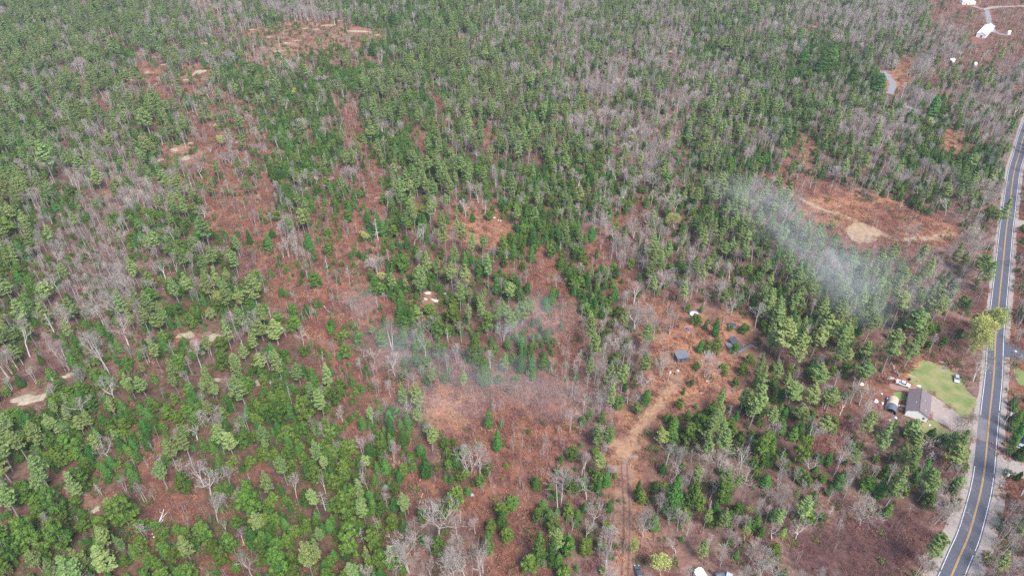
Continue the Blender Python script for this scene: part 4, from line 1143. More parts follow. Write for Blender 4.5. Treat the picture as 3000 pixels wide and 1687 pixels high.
# ------------------------------------------------------------------ trees as objects: the 300 of a kind that show largest one by one, the rest as one wood of that kind
LAND = [  # things and spots the labels point from: pixel, phrase
    (2690, 1185, 'the brown roofed house'), (2605, 1190, 'the arched shelter behind the house'), (2760, 1140, 'the lawn with the parked car'), (2645, 1120, 'the white pickup'), (1998, 1045, 'the grey shed'),
    (2170, 1010, 'the collapsed building'), (2033, 922, 'the round pool'), (2144, 956, 'the tarp covered slab'), (1845, 1345, 'the track puddle'), (1830, 1500, 'the straight lower track'), (1930, 1190, 'the track bend'),
    (1868, 1675, 'the dark car on the track'), (2060, 1675, 'the pale roofed cabin'), (2945, 1410, 'the yellow sign by the gravel drive'), (2885, 1632, 'the yellow sign on the curve'), (2960, 1025, 'the paved side road'),
    (2870, 960, 'the big yellow-green roadside tree'), (2955, 625, 'the pine overhanging the road'), (2880, 98, 'the long white building'), (2835, 10, 'the distant white house'), (2605, 240, 'the grey gravel track'),
    (2720, 355, 'the stony ditch'), (2790, 410, 'the orange clearing in the poplars'), (2540, 685, 'the pale field'), (2380, 600, 'the grass path'), (1420, 680, 'the clearing with white stones'), (1340, 1490, 'the lone round pine in the red clearing'),
    (1287, 1540, 'the widest bare crown'), (1561, 1410, 'the lone small fir'), (1532, 1560, 'the muddy ruts'), (1250, 885, 'the mossy ledge in the clearing'), (1488, 860, 'the tall feathery pine mid-clearing'), (1570, 1045, 'the spruce clump mid-clearing'),
    (1125, 680, 'the spruces around the dead pole'), (1180, 780, 'the broad bush in the upper clearing'), (1400, 1110, 'the smoke-veiled spruce'), (1380, 1340, 'the pale twin bare trees'), (1963, 1450, 'the large spruce by the track'), (2140, 1148, 'the dark debris heap'),
    (2500, 1600, 'the dark bog brush'), (2330, 1060, 'the big pine cluster above the sheds'), (740, 740, 'the dark red patch'), (750, 860, 'the feathery pine by the red strip'), (640, 1000, 'the pale ledges left of the clearing'), (377, 980, 'the fan shaped bare tree'),
    (90, 1165, 'the sandy ledge at the left edge'), (210, 1400, 'the stony gully'), (280, 1490, 'the pale boulder'), (450, 1480, 'the brown brush hollow'), (480, 1560, 'the fallen trunks'), (590, 1040, 'the many-stemmed grey tree'), (640, 1500, 'the grey umbrella shaped bare tree'),
    (510, 440, 'the white ledge'), (583, 210, 'the streaked pale ledge'), (700, 418, 'the thin white ledge'), (945, 520, 'the scattered white stones'), (1060, 95, 'the long sandy ledge'), (160, 480, 'the big pine of the left wood'), (50, 670, 'the round pine at the left edge'),
    (690, 600, 'the orange bracken patch'), (1155, 60, 'the dark evergreens at the far wood'), (2440, 170, 'the dark far spruce clump'), (1875, 640, 'the narrow red lane'), (1965, 650, 'the yellow-green tree in the wood'), (220, 780, 'the grey-brown thicket'), (840, 1010, 'the pine group left of the clearing'),
    (900, 1230, 'the bushy pines below the clearing'), (330, 1650, 'the pale pine at the bottom edge'), (150, 1600, 'the broad olive pines in the corner'), (780, 1370, 'the small red opening'), (2640, 470, 'the dark bushes under the poplars'), (2300, 730, 'the smoke plume'), (2600, 1440, 'the tall pine below the house'),
    (1210, 1630, 'the grey forked bare tree'), (1400, 1640, 'the pale bare crowns at the bottom'), (560, 1330, 'the leaning feathery pine'), (1030, 1620, 'the dense bushes at the bottom'),
]
ORD = 'nearest second third fourth fifth sixth seventh eighth ninth tenth eleventh twelfth thirteenth fourteenth fifteenth sixteenth'.split()
NOUN = {'white_pine': ('feathery pine', 'pine tree'), 'spruce_tree': ('dense conifer', 'spruce tree'), 'bushy_pine': ('bushy young pine', 'young pine'), 'bare_tree': ('spreading bare tree', 'bare tree'),
        'birch_tree': ('thin pale-stemmed tree', 'birch tree'), 'budding_tree': ('yellow-green budding tree', 'budding tree'), 'dead_tree': ('grey dead pole', 'dead tree')}
SIZES = {'white_pine': (19, 14), 'spruce_tree': (9, 5.5), 'bushy_pine': (9, 5.5), 'bare_tree': (15, 10), 'birch_tree': (13, 9), 'budding_tree': (12, 7), 'dead_tree': (10, 6)}


def size_word(k, h):
    a, b2 = SIZES[k]
    return 'tall' if h > a else 'small' if h < b2 else 'mid-sized'


LX, LY = np.array([l[0] for l in LAND]), np.array([l[1] for l in LAND])
slots = {}
for i, t in enumerate(trees):
    k, X, Y, h = t[:4]
    cx, cy = pix(X, Y, h * .55)
    vx, vy = cx - LX, (cy - LY)
    j = int(np.argmin(vx ** 2 + (vy * 1.15) ** 2))
    vx, vy = vx[j], vy[j]
    side = ('right of' if vx > 0 else 'left of') if abs(vx) > abs(vy) else ('below' if vy > 0 else 'above')
    slots.setdefault((k, size_word(k, h), j, side), []).append((vx * vx + vy * vy, i))
label_of = {}
for (k, sz, j, side), l in slots.items():
    l.sort()
    for n, (_, i) in enumerate(l):
        if n < len(ORD):
            label_of[i] = (f"{sz} {NOUN[k][0]}, {ORD[n]} {side} {LAND[j][2]}" if n == 0 else f"{sz} {NOUN[k][0]}, {ORD[n]} nearest {side} {LAND[j][2]}", None)
        else:
            label_of[i] = (f"{sz} {NOUN[k][0]} in the crowded wood {side} {LAND[j][2]}", f"{sz} {NOUN[k][1]}s crowded {side} {LAND[j][2]}")

GROUP = {'white_pine': 'feathery pines of the forest', 'spruce_tree': 'dense dark conifers of the forest', 'bushy_pine': 'bushy young pines of the forest', 'bare_tree': 'spreading leafless trees', 'birch_tree': 'thin leafless birches and poplars',
         'budding_tree': 'trees coming into leaf', 'dead_tree': 'standing dead trees'}
protos = {}


def proto(k, v):
    """the unlinked mesh objects a tree is copied from"""
    if (k, v) not in protos:
        src = WHITE_STEMS[v[1]] if isinstance(v, tuple) else SRC[k][v]
        names = ('trunk', 'limbs' if k == 'dead_tree' else 'crown', 'foliage')
        protos[k, v] = [bpy.data.objects.new(n, m) for n, m in zip(names, src[0])]
    return protos[k, v]


def build_tree(i):
    k, X, Y, h, wf, v = trees[i][:6]
    src = WHITE_STEMS[v[1]] if isinstance(v, tuple) else SRC[k][v]
    lab, grp = label_of[i]
    if len(lab.split()) > 15:
        lab = lab.replace(NOUN[k][0], NOUN[k][1])
    if len(lab.split()) > 15:
        lab = lab.replace(' nearest ', ' ')
    e = thing(k, lab, NOUN[k][1], (X, Y, -0.02), rnd.uniform(0, 6.28), grp or GROUP[k])
    s = h / src[1]
    e.scale = (s * wf, s * wf, s)
    for o in proto(k, v):
        c = o.copy()
        C.objects.link(c)
        c.parent = e
    return e


def scatter(name, rows, sources, label, cat):
    """one object of kind stuff: points that carry turned and scaled copies of the sources. rows: x, y, z, turn, sx, sz, which"""
    a = np.array(rows, float)
    me = bpy.data.meshes.new(name)
    me.vertices.add(len(a))
    me.vertices.foreach_set('co', a[:, :3].astype(np.float32).ravel())
    at1 = me.attributes.new('turn', 'FLOAT_VECTOR', 'POINT')
    tilt = nrng.normal(0, .03, (len(a), 2))
    at1.data.foreach_set('vector', np.stack([tilt[:, 0], tilt[:, 1], a[:, 3]], 1).astype(np.float32).ravel())
    at2 = me.attributes.new('size', 'FLOAT_VECTOR', 'POINT')
    at2.data.foreach_set('vector', np.stack([a[:, 4], a[:, 4], a[:, 5]], 1).astype(np.float32).ravel())
    at3 = me.attributes.new('which', 'INT', 'POINT')
    at3.data.foreach_set('value', a[:, 6].astype(np.int32))
    o = bpy.data.objects.new(name, me)
    C.objects.link(o)
    kindof(tag(o, label, cat), 'stuff')
    g = bpy.data.node_groups.new(name, 'GeometryNodeTree')
    g.interface.new_socket('Geometry', in_out='INPUT', socket_type='NodeSocketGeometry')
    g.interface.new_socket('Geometry', in_out='OUTPUT', socket_type='NodeSocketGeometry')
    gi, go = N(g, 'NodeGroupInput'), N(g, 'NodeGroupOutput')
    na = N(g, 'GeometryNodeInputNamedAttribute', data_type='FLOAT_VECTOR')
    na.inputs[0].default_value = 'turn'
    nb = N(g, 'GeometryNodeInputNamedAttribute', data_type='FLOAT_VECTOR')
    nb.inputs[0].default_value = 'size'
    nc = N(g, 'GeometryNodeInputNamedAttribute', data_type='INT')
    nc.inputs[0].default_value = 'which'
    er = N(g, 'FunctionNodeEulerToRotation')
    g.links.new(na.outputs[0], er.inputs[0])
    jn = N(g, 'GeometryNodeJoinGeometry')
    for v, objs in enumerate(sources):
        cm = N(g, 'FunctionNodeCompare', data_type='INT', operation='EQUAL')
        g.links.new(nc.outputs[0], cm.inputs[2])
        cm.inputs[3].default_value = v
        for ob in objs:
            oi = N(g, 'GeometryNodeObjectInfo', transform_space='ORIGINAL')
            oi.inputs['Object'].default_value = ob
            ip = N(g, 'GeometryNodeInstanceOnPoints')
            g.links.new(gi.outputs[0], ip.inputs['Points'])
            g.links.new(cm.outputs[0], ip.inputs['Selection'])
            g.links.new(oi.outputs['Geometry'], ip.inputs['Instance'])
            g.links.new(er.outputs[0], ip.inputs['Rotation'])
            g.links.new(nb.outputs[0], ip.inputs['Scale'])
            g.links.new(ip.outputs[0], jn.inputs[0])
    g.links.new(jn.outputs[0], go.inputs[0])
    md = o.modifiers.new('scatter', 'NODES')
    md.node_group = g
    return o


WOODS = {'white_pine': ('pine_woods', 'far feathery pines merging into one evergreen canopy'), 'spruce_tree': ('conifer_woods', 'far dark conifers merging into one canopy'), 'bushy_pine': ('young_pine_woods', 'far bushy young pines merging into one canopy'),
         'bare_tree': ('hardwood_woods', 'far leafless hardwoods merging into one grey canopy'), 'birch_tree': ('birch_woods', 'far thin leafless stems merging into one pale haze of trunks'), 'budding_tree': ('budding_woods', 'far trees in first yellow-green leaf'),
         'dead_tree': ('dead_tree_woods', 'far grey dead poles scattered in the forest')}
for k in kinds:
    seen = []
    for i, t in enumerate(trees):
        if t[0] != k:
            continue
        X, Y, h = t[1:4]
        cx, cy = pix(X, Y, h * .6)
        tx, ty = pix(X, Y, h)
        if 0 < cx < 3000 and 8 < cy < 1680:
            seen.append((-(pix(X, Y)[1] - ty) * (3 if t[6] else 1), i))
    seen.sort()
    single = {i for _, i in seen[:300]}
    for i in sorted(single):
        build_tree(i)
    rows = []
    for i, t in enumerate(trees):
        if t[0] == k and i not in single:
            v = t[5] if not isinstance(t[5], tuple) else 0
            s = t[3] / SRC[k][v][1]
            rows.append((t[1], t[2], -0.02, rnd.uniform(0, 6.28), s * t[4], s, v))
    if rows:
        scatter(WOODS[k][0], rows, [proto(k, v) for v in range(len(SRC[k]))], WOODS[k][1], 'woods')

# ------------------------------------------------------------------ undergrowth
def protos_of(name, meshes):
    return [[bpy.data.objects.new(name, m) for m in ms] for ms in meshes]


UNDER = {
    'rusty_undergrowth': (protos_of('rusty_brush', [brush(900 + i, M_RUST, 1.1, 1.0, 26, 4, .20) for i in range(4)]), 'rust red leafless brush over the open ground'),
    'bracken_undergrowth': (protos_of('bracken', [brush(910 + i, M_TAN, .65, 1.1, 22, 6, .22) for i in range(4)]), 'flattened orange dry bracken over the clearings'),
    'dark_undergrowth': (protos_of('dark_brush', [brush(920 + i, M_PURP, 1.7, 1.1, 30, 2, .14) for i in range(4)]), 'purple brown leafless thicket'),
    'green_shrubbery': (protos_of('green_brush', [brush(930 + i, M_OLIVE, 1.2, .85, 16, 14, .24) for i in range(4)]), 'low olive green shrubs between the trees'),
    'sapling_undergrowth': ([*protos_of('saplings', [sapling(940 + i) for i in range(5)])], 'thin grey leafless saplings standing over the brush'),
}
UD = {'R': (6.5, 2.6, 1.2, .6, 3.6), 'O': (3.0, 5.0, .3, .5, 1.2), 'S': (4.6, 2.0, .8, 1.3, 2.6), 'P': (1.3, .3, .8, 2.4, 1.2), 'E': (1.0, .25, .7, 3.0, .9), 'B': (.9, .2, .6, 3.6, .7), 'M': (1.8, .4, 1.2, 2.2, 2.0),
      'H': (2.2, .5, 1.6, 1.8, 3.0), 'G': (1.3, .2, 2.2, 3.4, 3.2), 'L': (2.2, 1.0, .5, 2.2, .5), 'D': (1.3, .1, 7.5, .3, .6), 'Y': (2, .5, 2, 1, 1)}
rows = {k: [] for k in UNDER}
roll2 = nrng.random(len(XX))
for i in range(len(XX)):
    if koB[i]:
        continue
    r = roll2[i]
    for (k, (src, _)), q in zip(UNDER.items(), UD[chr(Z[i])]):
        q *= step * step / 100
        if r < q:
            s = rnd.uniform(.65, 1.35)
            rows[k].append((XX[i], YY[i], -0.02, rnd.uniform(0, 6.28), s * rnd.uniform(.9, 1.3), s, rnd.randrange(len(src))))
            break
        r -= q
print('UNDER', {k: len(v) for k, v in rows.items()})
for k, (src, lab) in UNDER.items():
    scatter(k, rows[k], src, lab, 'undergrowth')

# ------------------------------------------------------------------ buildings, vehicles and everything people left here
M_ROOF = mat('brown_shingles', (.165, .130, .135), 0.9, 0.15, 1.2, spec=0.15)
M_WHITE = mat('white_siding', (.80, .79, .77), 0.6, 0.04, 1.0)
M_GLASS = mat('window_glass', (.05, .07, .10), 0.1, 0.1, 1.0, spec=0.6)
M_DECK = mat('red_brown_deck', (.20, .10, .08), 0.8, 0.2, 3.0)
M_GREYW = mat('weathered_boards', (.125, .135, .155), 0.85, 0.25, 2.0)
M_GREYR = mat('grey_roofing', (.135, .14, .16), 0.85, 0.18, 1.2)
M_DARKB = mat('dark_tar_sheet', (.055, .06, .085), 0.5, 0.3, 1.5)
M_TANC = mat('tan_canvas', (.50, .34, .255), 0.8, 0.1, 1.2)
M_GREYC = mat('grey_canvas', (.11, .12, .145), 0.6, 0.2, 1.2)
M_PALEC = mat('pale_canvas', (.52, .50, .48), 0.8, 0.1, 1.2)
M_BLACK = mat('black_rubber', (.025, .025, .028), 0.8, 0.2, 3.0)
M_SILVER = mat('silver_paint', (.50, .52, .55), 0.3, 0.05, 1.0, metal=0.3, spec=0.5)
M_WCAR = mat('white_paint', (.74, .74, .74), 0.3, 0.04, 1.0, spec=0.5)
M_RCAR = mat('red_paint', (.42, .03, .06), 0.3, 0.08, 1.0, spec=0.5)
M_DCAR = mat('dark_grey_paint', (.075, .09, .115), 0.25, 0.08, 1.0, spec=0.6)
M_RIM = mat('wheel_rim', (.45, .45, .46), 0.4, 0.1, 2.0, metal=0.7)
M_LAMPW = mat('headlight_lens', (.75, .75, .72), 0.15, 0.03, 1.0, spec=0.6)
M_LAMPR = mat('tail_light_lens', (.45, .02, .02), 0.2, 0.05, 1.0, spec=0.6)
M_KAYAK = mat('orange_red_plastic', (.72, .17, .10), 0.4, 0.06, 1.0, spec=0.4)
M_PLANK = mat('pale_lumber', (.56, .42, .25), 0.8, 0.15, 3.0)
M_BLUE = mat('blue_plastic', (.05, .13, .42), 0.45, 0.12, 1.5, spec=0.4)
M_BLUEB = mat('dark_blue_siding', (.045, .06, .20), 0.7, 0.1, 1.0)
M_TARPW = mat('white_tarp', (.70, .71, .74), 0.6, 0.12, 2.0)
M_RUSTY = mat('rusty_scrap', (.30, .16, .11), 0.85, 0.35, 3.0)
M_STONE = mat('pale_granite', (.42, .36, .27), 0.95, 0.2, 0.9, spec=0.1, col2=(.20, .17, .11))
M_STONEW = mat('white_quartz_stone', (.55, .52, .46), 0.9, 0.2, 1.5)
M_STONEG = mat('grey_stone', (.34, .31, .31), 0.9, 0.25, 1.0)
M_LOGW = mat('bleached_log', (.66, .60, .56), 0.85, 0.15, 2.0)
M_LOGO = mat('peeled_orange_log', (.52, .27, .16), 0.85, 0.15, 2.0)
M_LOGG = mat('grey_log', (.36, .34, .31), 0.9, 0.2, 2.0)
M_LOGD = mat('charred_log', (.04, .03, .035), 0.9, 0.2, 2.0)
M_POLE = mat('utility_pole_wood', (.34, .31, .285), 0.9, 0.15, 2.0)
M_TRANS = mat('transformer_grey', (.60, .64, .66), 0.5, 0.08, 2.0)
M_SIGNY = mat('warning_yellow', (.78, .44, .03), 0.5, 0.04, 1.0)
M_WIRE = mat('power_cable', (.30, .30, .31), 0.5, 0.05, 1.0)
M_LEAFP = mat('wet_leaves', (.52, .24, .08), 0.9, 0.25, 2.0)


def gable_house(t, L, W, eave, ridge, wallm, roofm, over=.35):
    """local x along the ridge 0..L, local y 0..-W"""
    wl = MB()
    wl.box(0, -W, 0, L, 0, eave)
    wl.add([(0, 0, eave), (0, -W, eave), (0, -W / 2, ridge), (L, 0, eave), (L, -W, eave), (L, -W / 2, ridge)], [(0, 1, 2), (3, 5, 4), (0, 2, 5, 3), (1, 4, 5, 2)])
    wl.build('wall', wallm, t)
    sl = (ridge - eave) / (W / 2)
    for s in (1, -1):
        y0, y1 = (over, -W / 2) if s > 0 else (-W - over, -W / 2)
        zo = eave - over * sl
        r = MB()
        v = [(-over, y0, zo + .05), (L + over, y0, zo + .05), (L + over, y1, ridge + .05), (-over, y1, ridge + .05)]
        v += [(a, b2, c + .16) for a, b2, c in v]
        r.hexa(v)
        r.build('roof', roofm, t)
    c = MB().box(-over, -W / 2 - .16, ridge + .16, L + over, -W / 2 + .16, ridge + .27)
    c.build('ridge_cap', roofm, t)


g0 = at(2658, 1200, 3)
house = thing('ranch_house', 'low white house with a long brown shingle roof beside the lawn', 'house', (g0.x, g0.y, 0), R(60.4))
gable_house(house, 12.9, 7.55, 2.9, 4.7, M_WHITE, M_ROOF)
for x, y, z in ((4.6, -2.4, 4.0), (7.4, -5.4, 3.9), (2.1, -6.1, 3.6)):
    MB().tube([(x, y, z - .2), (x, y, z + .55)], [.11, .11], 8).build('vent_pipe', M_TARPW, house)
for x0 in (1.3, 5.8, 9.2):
    wdw = MB().box(x0, -7.59, 1.0, x0 + 1.3, -7.53, 2.2).build('window', M_GLASS, house)
    MB().box(x0 - .08, -7.61, .9, x0 + 1.38, -7.595, 1.0).build('sill', M_WHITE, wdw)
    MB().box(x0, .0, 1.1, x0 + 1.1, .03, 2.1).build('window', M_GLASS, house)
MB().box(-.03, -6.6, 1.0, 0, -5.8, 1.9).build('window', M_GLASS, house)
dr = MB().box(3.6, -7.60, .55, 4.6, -7.55, 2.6).build('door', M_WCAR, house)
MB().box(4.45, -7.66, 1.5, 4.52, -7.60, 1.58).build('handle', M_RIM, dr)
dk = MB().box(2.4, -9.3, .35, 5.4, -7.56, .5)
for x, y in ((2.5, -9.2), (5.3, -9.2), (2.5, -7.7), (5.3, -7.7)):
    dk.box(x - .06, y - .06, 0, x + .06, y + .06, 1.4)
dk.build('deck', M_DECK, house)
MB().box(2.4, -9.3, 1.4, 5.4, -9.2, 1.5).box(5.3, -9.2, 1.4, 5.4, -7.6, 1.5).build('railing', M_DECK, house)
MB().box(1.7, -8.9, 0, 2.4, -7.9, .18).box(2.0, -8.9, .18, 2.4, -7.9, .34).build('steps', M_DECK, house)

g0 = at(2607, 1211)
shel = thing('arched_shelter', 'arched canvas shelter, tan at the back and dark grey at its open front', 'shelter', (g0.x, g0.y, 0), R(58.7))


def arch(x0, x1, r, h, m, name, parent, th=.06):
    mb = MB()
    n = 14
    o, i_ = [], []
    for k in range(n + 1):
        a = math.pi * k / n
        o.append((r * math.cos(a), h * math.sin(a) ** .8))
        i_.append(((r - th) * math.cos(a), (h - th) * math.sin(a) ** .8))
    for x in (x0, x1):
        mb.v += [(x, y, z) for y, z in o] + [(x, y, z) for y, z in i_]
    q = 2 * (n + 1)
    for k in range(n):
        mb.f += [(k, k + 1, q + k + 1, q + k), (n + 1 + k, q + n + 1 + k, q + n + 2 + k, n + 2 + k), (k, n + 1 + k, n + 2 + k, k + 1), (q + k, q + k + 1, q + n + 2 + k, q + n + 1 + k)]
    return mb.build(name, m, parent)


arch(0, 3.9, 2.05, 2.5, M_GREYC, 'dark_cover', shel)
arch(3.9, 4.5, 2.1, 2.56, M_PALEC, 'seam_band', shel)
arch(4.5, 8.3, 2.05, 2.5, M_TANC, 'tan_cover', shel)
for x in (.1, 2.0, 3.8, 6.2, 8.1):
    arch(x, x + .06, 1.98, 2.43, M_RIM, 'hoop', shel)
mbk = MB()
mbk.add([(8.25, 2.0 * math.cos(math.pi * k / 12), 2.4 * math.sin(math.pi * k / 12) ** .8) for k in range(13)], [tuple(range(13))])
mbk.build('back_panel', M_TANC, shel)


def wheels(t, xs_, y, r=.34):
    for x in xs_:
        for s in (1, -1):
            w_ = thing_part('wheel', t)
            MB().tube([(x, s * (y - .12), r), (x, s * (y + .08), r)], [r, r], 14).build('tyre', M_BLACK, w_)
            MB().tube([(x, s * (y - .02), r), (x, s * (y + .095), r)], [r * .6, r * .55], 10).build('rim', M_RIM, w_)


def thing_part(name, parent):
    o = bpy.data.objects.new(name, None)
    C.objects.link(o)
    o.parent = parent
    return o


def car(name, label, px, py, rz, m, L=4.5, W=1.78, H=1.5, wagon=True, group=None):
    """front towards local +x"""
    g = at(px, py)
    t = thing(name, label, 'car', (g.x, g.y, .03), rz, group)
    h = L / 2
    prof = [(-h, .42), (-h + .05, .85), (-h + .25, .95), (h * .36, .93), (h - .28, .78), (h - .03, .6), (h, .36), (h - .15, .24), (-h + .15, .24)]
    MB().prism(prof, -W / 2, W / 2).build('body', m, t)
    rb, rf = (-h + .25, h * .42) if wagon else (-h * .62, h * .42)
    tb, tf = (rb + .30, rf - .85) if wagon else (rb + .55, rf - .7)
    w1, w2 = W / 2 - .06, W / 2 - .24
    MB().hexa([(rb, -w1, .93), (rf, -w1, .92), (rf, w1, .92), (rb, w1, .93), (tb, -w2, H - .06), (tf, -w2, H - .06), (tf, w2, H - .06), (tb, w2, H - .06)]).build('window', M_GLASS, t)
    MB().hexa([(tb - .05, -w2 - .03, H - .06), (tf + .06, -w2 - .03, H - .06), (tf + .06, w2 + .03, H - .06), (tb - .05, w2 + .03, H - .06), (tb + .05, -w2 + .06, H), (tf - .05, -w2 + .06, H), (tf - .05, w2 - .06, H), (tb + .05, w2 - .06, H)]).build('roof', m, t)
    for s in (1, -1):
        MB().box(h - .16, s * (W / 2 - .28) - .2, .58, h - .005, s * (W / 2 - .28) + .2, .74).build('headlight', M_LAMPW, t)
        MB().box(-h - .012, s * (W / 2 - .2) - .14, .66, -h + .1, s * (W / 2 - .2) + .14, .86).build('tail_light', M_LAMPR, t)
        MB().box(rf - .35, s * (W / 2 + .09) - .09, .95, rf - .18, s * (W / 2 + .09) + .09, 1.08).build('mirror', m, t)
    wheels(t, (h * .62, -h * .6), W / 2)
    return t


car('parked_car', 'silver hatchback parked at the right edge of the green lawn', 2801, 1112, R(244), M_SILVER, 4.4, 1.8, 1.55)
car('parked_car', 'red car half hidden in brush below the gravel driveway', 2797, 1296, R(20), M_RCAR, 4.3, 1.75, 1.45, False)
car('parked_car', 'dark car nosing up the leafy track at the bottom edge', 1869, 1678, R(93), M_DCAR, 4.6, 1.8, 1.5)
car('parked_car', 'pale grey car beside the dark blue building across the road', 2986, 1309, R(-8), M_SILVER, 4.4, 1.78, 1.5, False)

g0 = at(2644, 1127)
pk = thing('pickup_truck', 'white pickup with an open bed parked by the house corner', 'truck', (g0.x, g0.y, .05), R(-32))
MB().prism([(-2.6, .5), (-2.6, .95), (1.0, .98), (2.5, .92), (2.65, .75), (2.65, .4), (2.4, .35), (-2.4, .4)], -.92, .92).build('body', M_WCAR, pk)
MB().hexa([(-.75, -.86, .97), (1.25, -.86, .97), (1.25, .86, .97), (-.75, .86, .97), (-.6, -.7, 1.66), (.55, -.7, 1.66), (.55, .7, 1.66), (-.6, .7, 1.66)]).build('window', M_GLASS, pk)
MB().hexa([(-.66, -.74, 1.66), (.62, -.74, 1.66), (.62, .74, 1.66), (-.66, .74, 1.66), (-.6, -.66, 1.74), (.5, -.66, 1.74), (.5, .66, 1.74), (-.6, .66, 1.74)]).build('roof', M_WCAR, pk)
bd = MB()
for a in ((-2.6, .84, .95, -.8, .92, 1.3), (-2.6, -.92, .95, -.8, -.84, 1.3), (-2.6, -.84, .95, -2.52, .84, 1.3), (-.9, -.84, .95, -.82, .84, 1.3)):
    bd.box(*a)
bd.build('bed', M_WCAR, pk)
MB().box(-1.7, -.5, .97, -1.1, .3, 1.35).build('cargo_box', M_BLUE, pk)
for s in (1, -1):
    MB().box(2.56, s * .64 - .2, .62, 2.66, s * .64 + .2, .8).build('headlight', M_LAMPW, pk)
    MB().box(-2.62, s * .8 - .08, .7, -2.55, s * .8 + .08, .95).build('tail_light', M_LAMPR, pk)
wheels(pk, (1.7, -1.6), .92, .38)

g0 = at(2686, 1071)
kb = thing('kayak', 'orange-red kayak lying on the grass at the top of the lawn', 'kayak', (g0.x, g0.y, .05), R(6))
hull = MB()
n = 12
for k in range(n + 1):
    x = -2.0 + 4.0 * k / n
    wd = .40 * max(.02, 1 - (abs(x) / 2.02) ** 2.2)
    hull.v += [(x, -wd, .26), (x, -wd * .7, .05 + .12 * (x / 2) ** 2), (x, wd * .7, .05 + .12 * (x / 2) ** 2), (x, wd, .26), (x, 0, .26 + wd * .25)]
for k in range(n):
    for j in range(5):
        a, b2 = k * 5 + j, k * 5 + (j + 1) % 5
        hull.f.append((a, b2, b2 + 5, a + 5))
hull.build('hull', M_KAYAK, kb, True)
MB().tube([(-.5, 0, .34), (.5, 0, .34)], [.2, .2], 8).build('cockpit', M_BLACK, kb)


def lump(name, label, cat, px, py, wx, wy, h, m, rz=0.0, seed=1, group=None, z=0.0, rough=.28):
    """a rounded, irregular heap, stone or bundle of that width, depth and height"""
    rr = random.Random(seed)
    g = at(px, py)
    mb = MB()
    n, k = 5, 14
    ph = [rr.uniform(0, 6.28) for _ in range(6)]
    prof = [(1.0, -.06), (.97, .35), (.82, .72), (.55, .94), (.25, 1.0)]
    for rad, zz in prof:
        for j in range(k):
            a = 2 * math.pi * j / k
            q = 1 + rough * (.6 * math.sin(2 * a + ph[0]) + .5 * math.sin(3 * a + ph[1]) + .4 * math.sin(5 * a + ph[2])) + rr.uniform(-.08, .08)
            mb.v.append((wx / 2 * rad * q * math.cos(a), wy / 2 * rad * q * math.sin(a), h * zz * (1 + rr.uniform(-.22, .22))))
    for i in range(n - 1):
        for j in range(k):
            mb.f.append((i * k + j, i * k + (j + 1) % k, (i + 1) * k + (j + 1) % k, (i + 1) * k + j))
    mb.v.append((0, 0, h))
    for j in range(k):
        mb.f.append(((n - 1) * k + j, (n - 1) * k + (j + 1) % k, len(mb.v) - 1))
    o = mb.build(name, m)
    o.location, o.rotation_euler = (g.x, g.y, z), (0, 0, rz)
    return tag(o, label, cat, group)


def log(name, label, p0, p1, r0, r1, m, group=None, cat='log', z=0.2, stubs=2, seed=1):
    rr = random.Random(seed)
    a, b2 = at(*p0), at(*p1)
    mb = MB()
    pts_ = [Vector((a.x + (b2.x - a.x) * t, a.y + (b2.y - a.y) * t, z + .15 * math.sin(4 * t + seed))) - Vector((a.x, a.y, 0)) for t in (0, .25, .5, .75, 1)]
    mb.tube(pts_, [r0 + (r1 - r0) * t for t in (0, .25, .5, .75, 1)], 7)
    for q in range(stubs):
        s_ = pts_[2 + q % 2]
        mb.tube([s_, s_ + Vector((rr.uniform(-.9, .9), rr.uniform(-.9, .9), .5))], [r1 * .6, r1 * .3], 5)
    o = mb.build(name, m)
    o.location = (a.x, a.y, 0)
    return tag(o, label, cat, group)


tag(MB().box(-1.6, -.14, 0, 1.6, .14, .06).build('plank', M_PLANK), 'pale wooden plank lying on the lawn beside the black bin', 'plank').location = at(2671, 1101, .04)
bpy.data.objects['plank'].rotation_euler = (0, 0, R(-38))
g0 = at(2663, 1114)
t = thing('wheelie_bin', 'black bin standing between the pickup and the lawn', 'bin', g0, R(20))
MB().hexa([(-.3, -.34, .08), (.3, -.34, .08), (.3, .34, .08), (-.3, .34, .08), (-.42, -.44, 1.1), (.42, -.44, 1.1), (.42, .44, 1.1), (-.42, .44, 1.1)]).build('tub', M_BLACK, t)
MB().hexa([(-.46, -.5, 1.1), (.46, -.5, 1.1), (.46, .5, 1.1), (-.46, .5, 1.1), (-.4, -.42, 1.2), (.4, -.42, 1.2), (.4, .42, 1.2), (-.4, .42, 1.2)]).build('lid', M_BLACK, t)
lump('tarp_bundle', 'small bright blue tarp at the top edge of the lawn', 'tarp', 2765, 1079, 1.0, .8, .5, M_BLUE, 0, 3)
log('fallen_log', 'long white fallen trunk at the top edge of the lawn', (2748, 1059), (2776, 1064), .16, .10, M_LOGW, 'fallen logs by the lawn', seed=2)
log('fallen_log', 'short white fallen trunk pointing down at the lawn car', (2780, 1063), (2794, 1076), .18, .11, M_LOGW, 'fallen logs by the lawn', seed=3)
log('fallen_log', 'thin dark log edging the top of the lawn', (2712, 1051), (2742, 1063), .14, .10, M_LOGD, 'fallen logs by the lawn', seed=4, stubs=0)
lump('brush_pile', 'dark heap of brush above the lawn car', 'brush pile', 2800, 1083, 4.2, 2.0, .9, M_RUSTY, .2, 7)
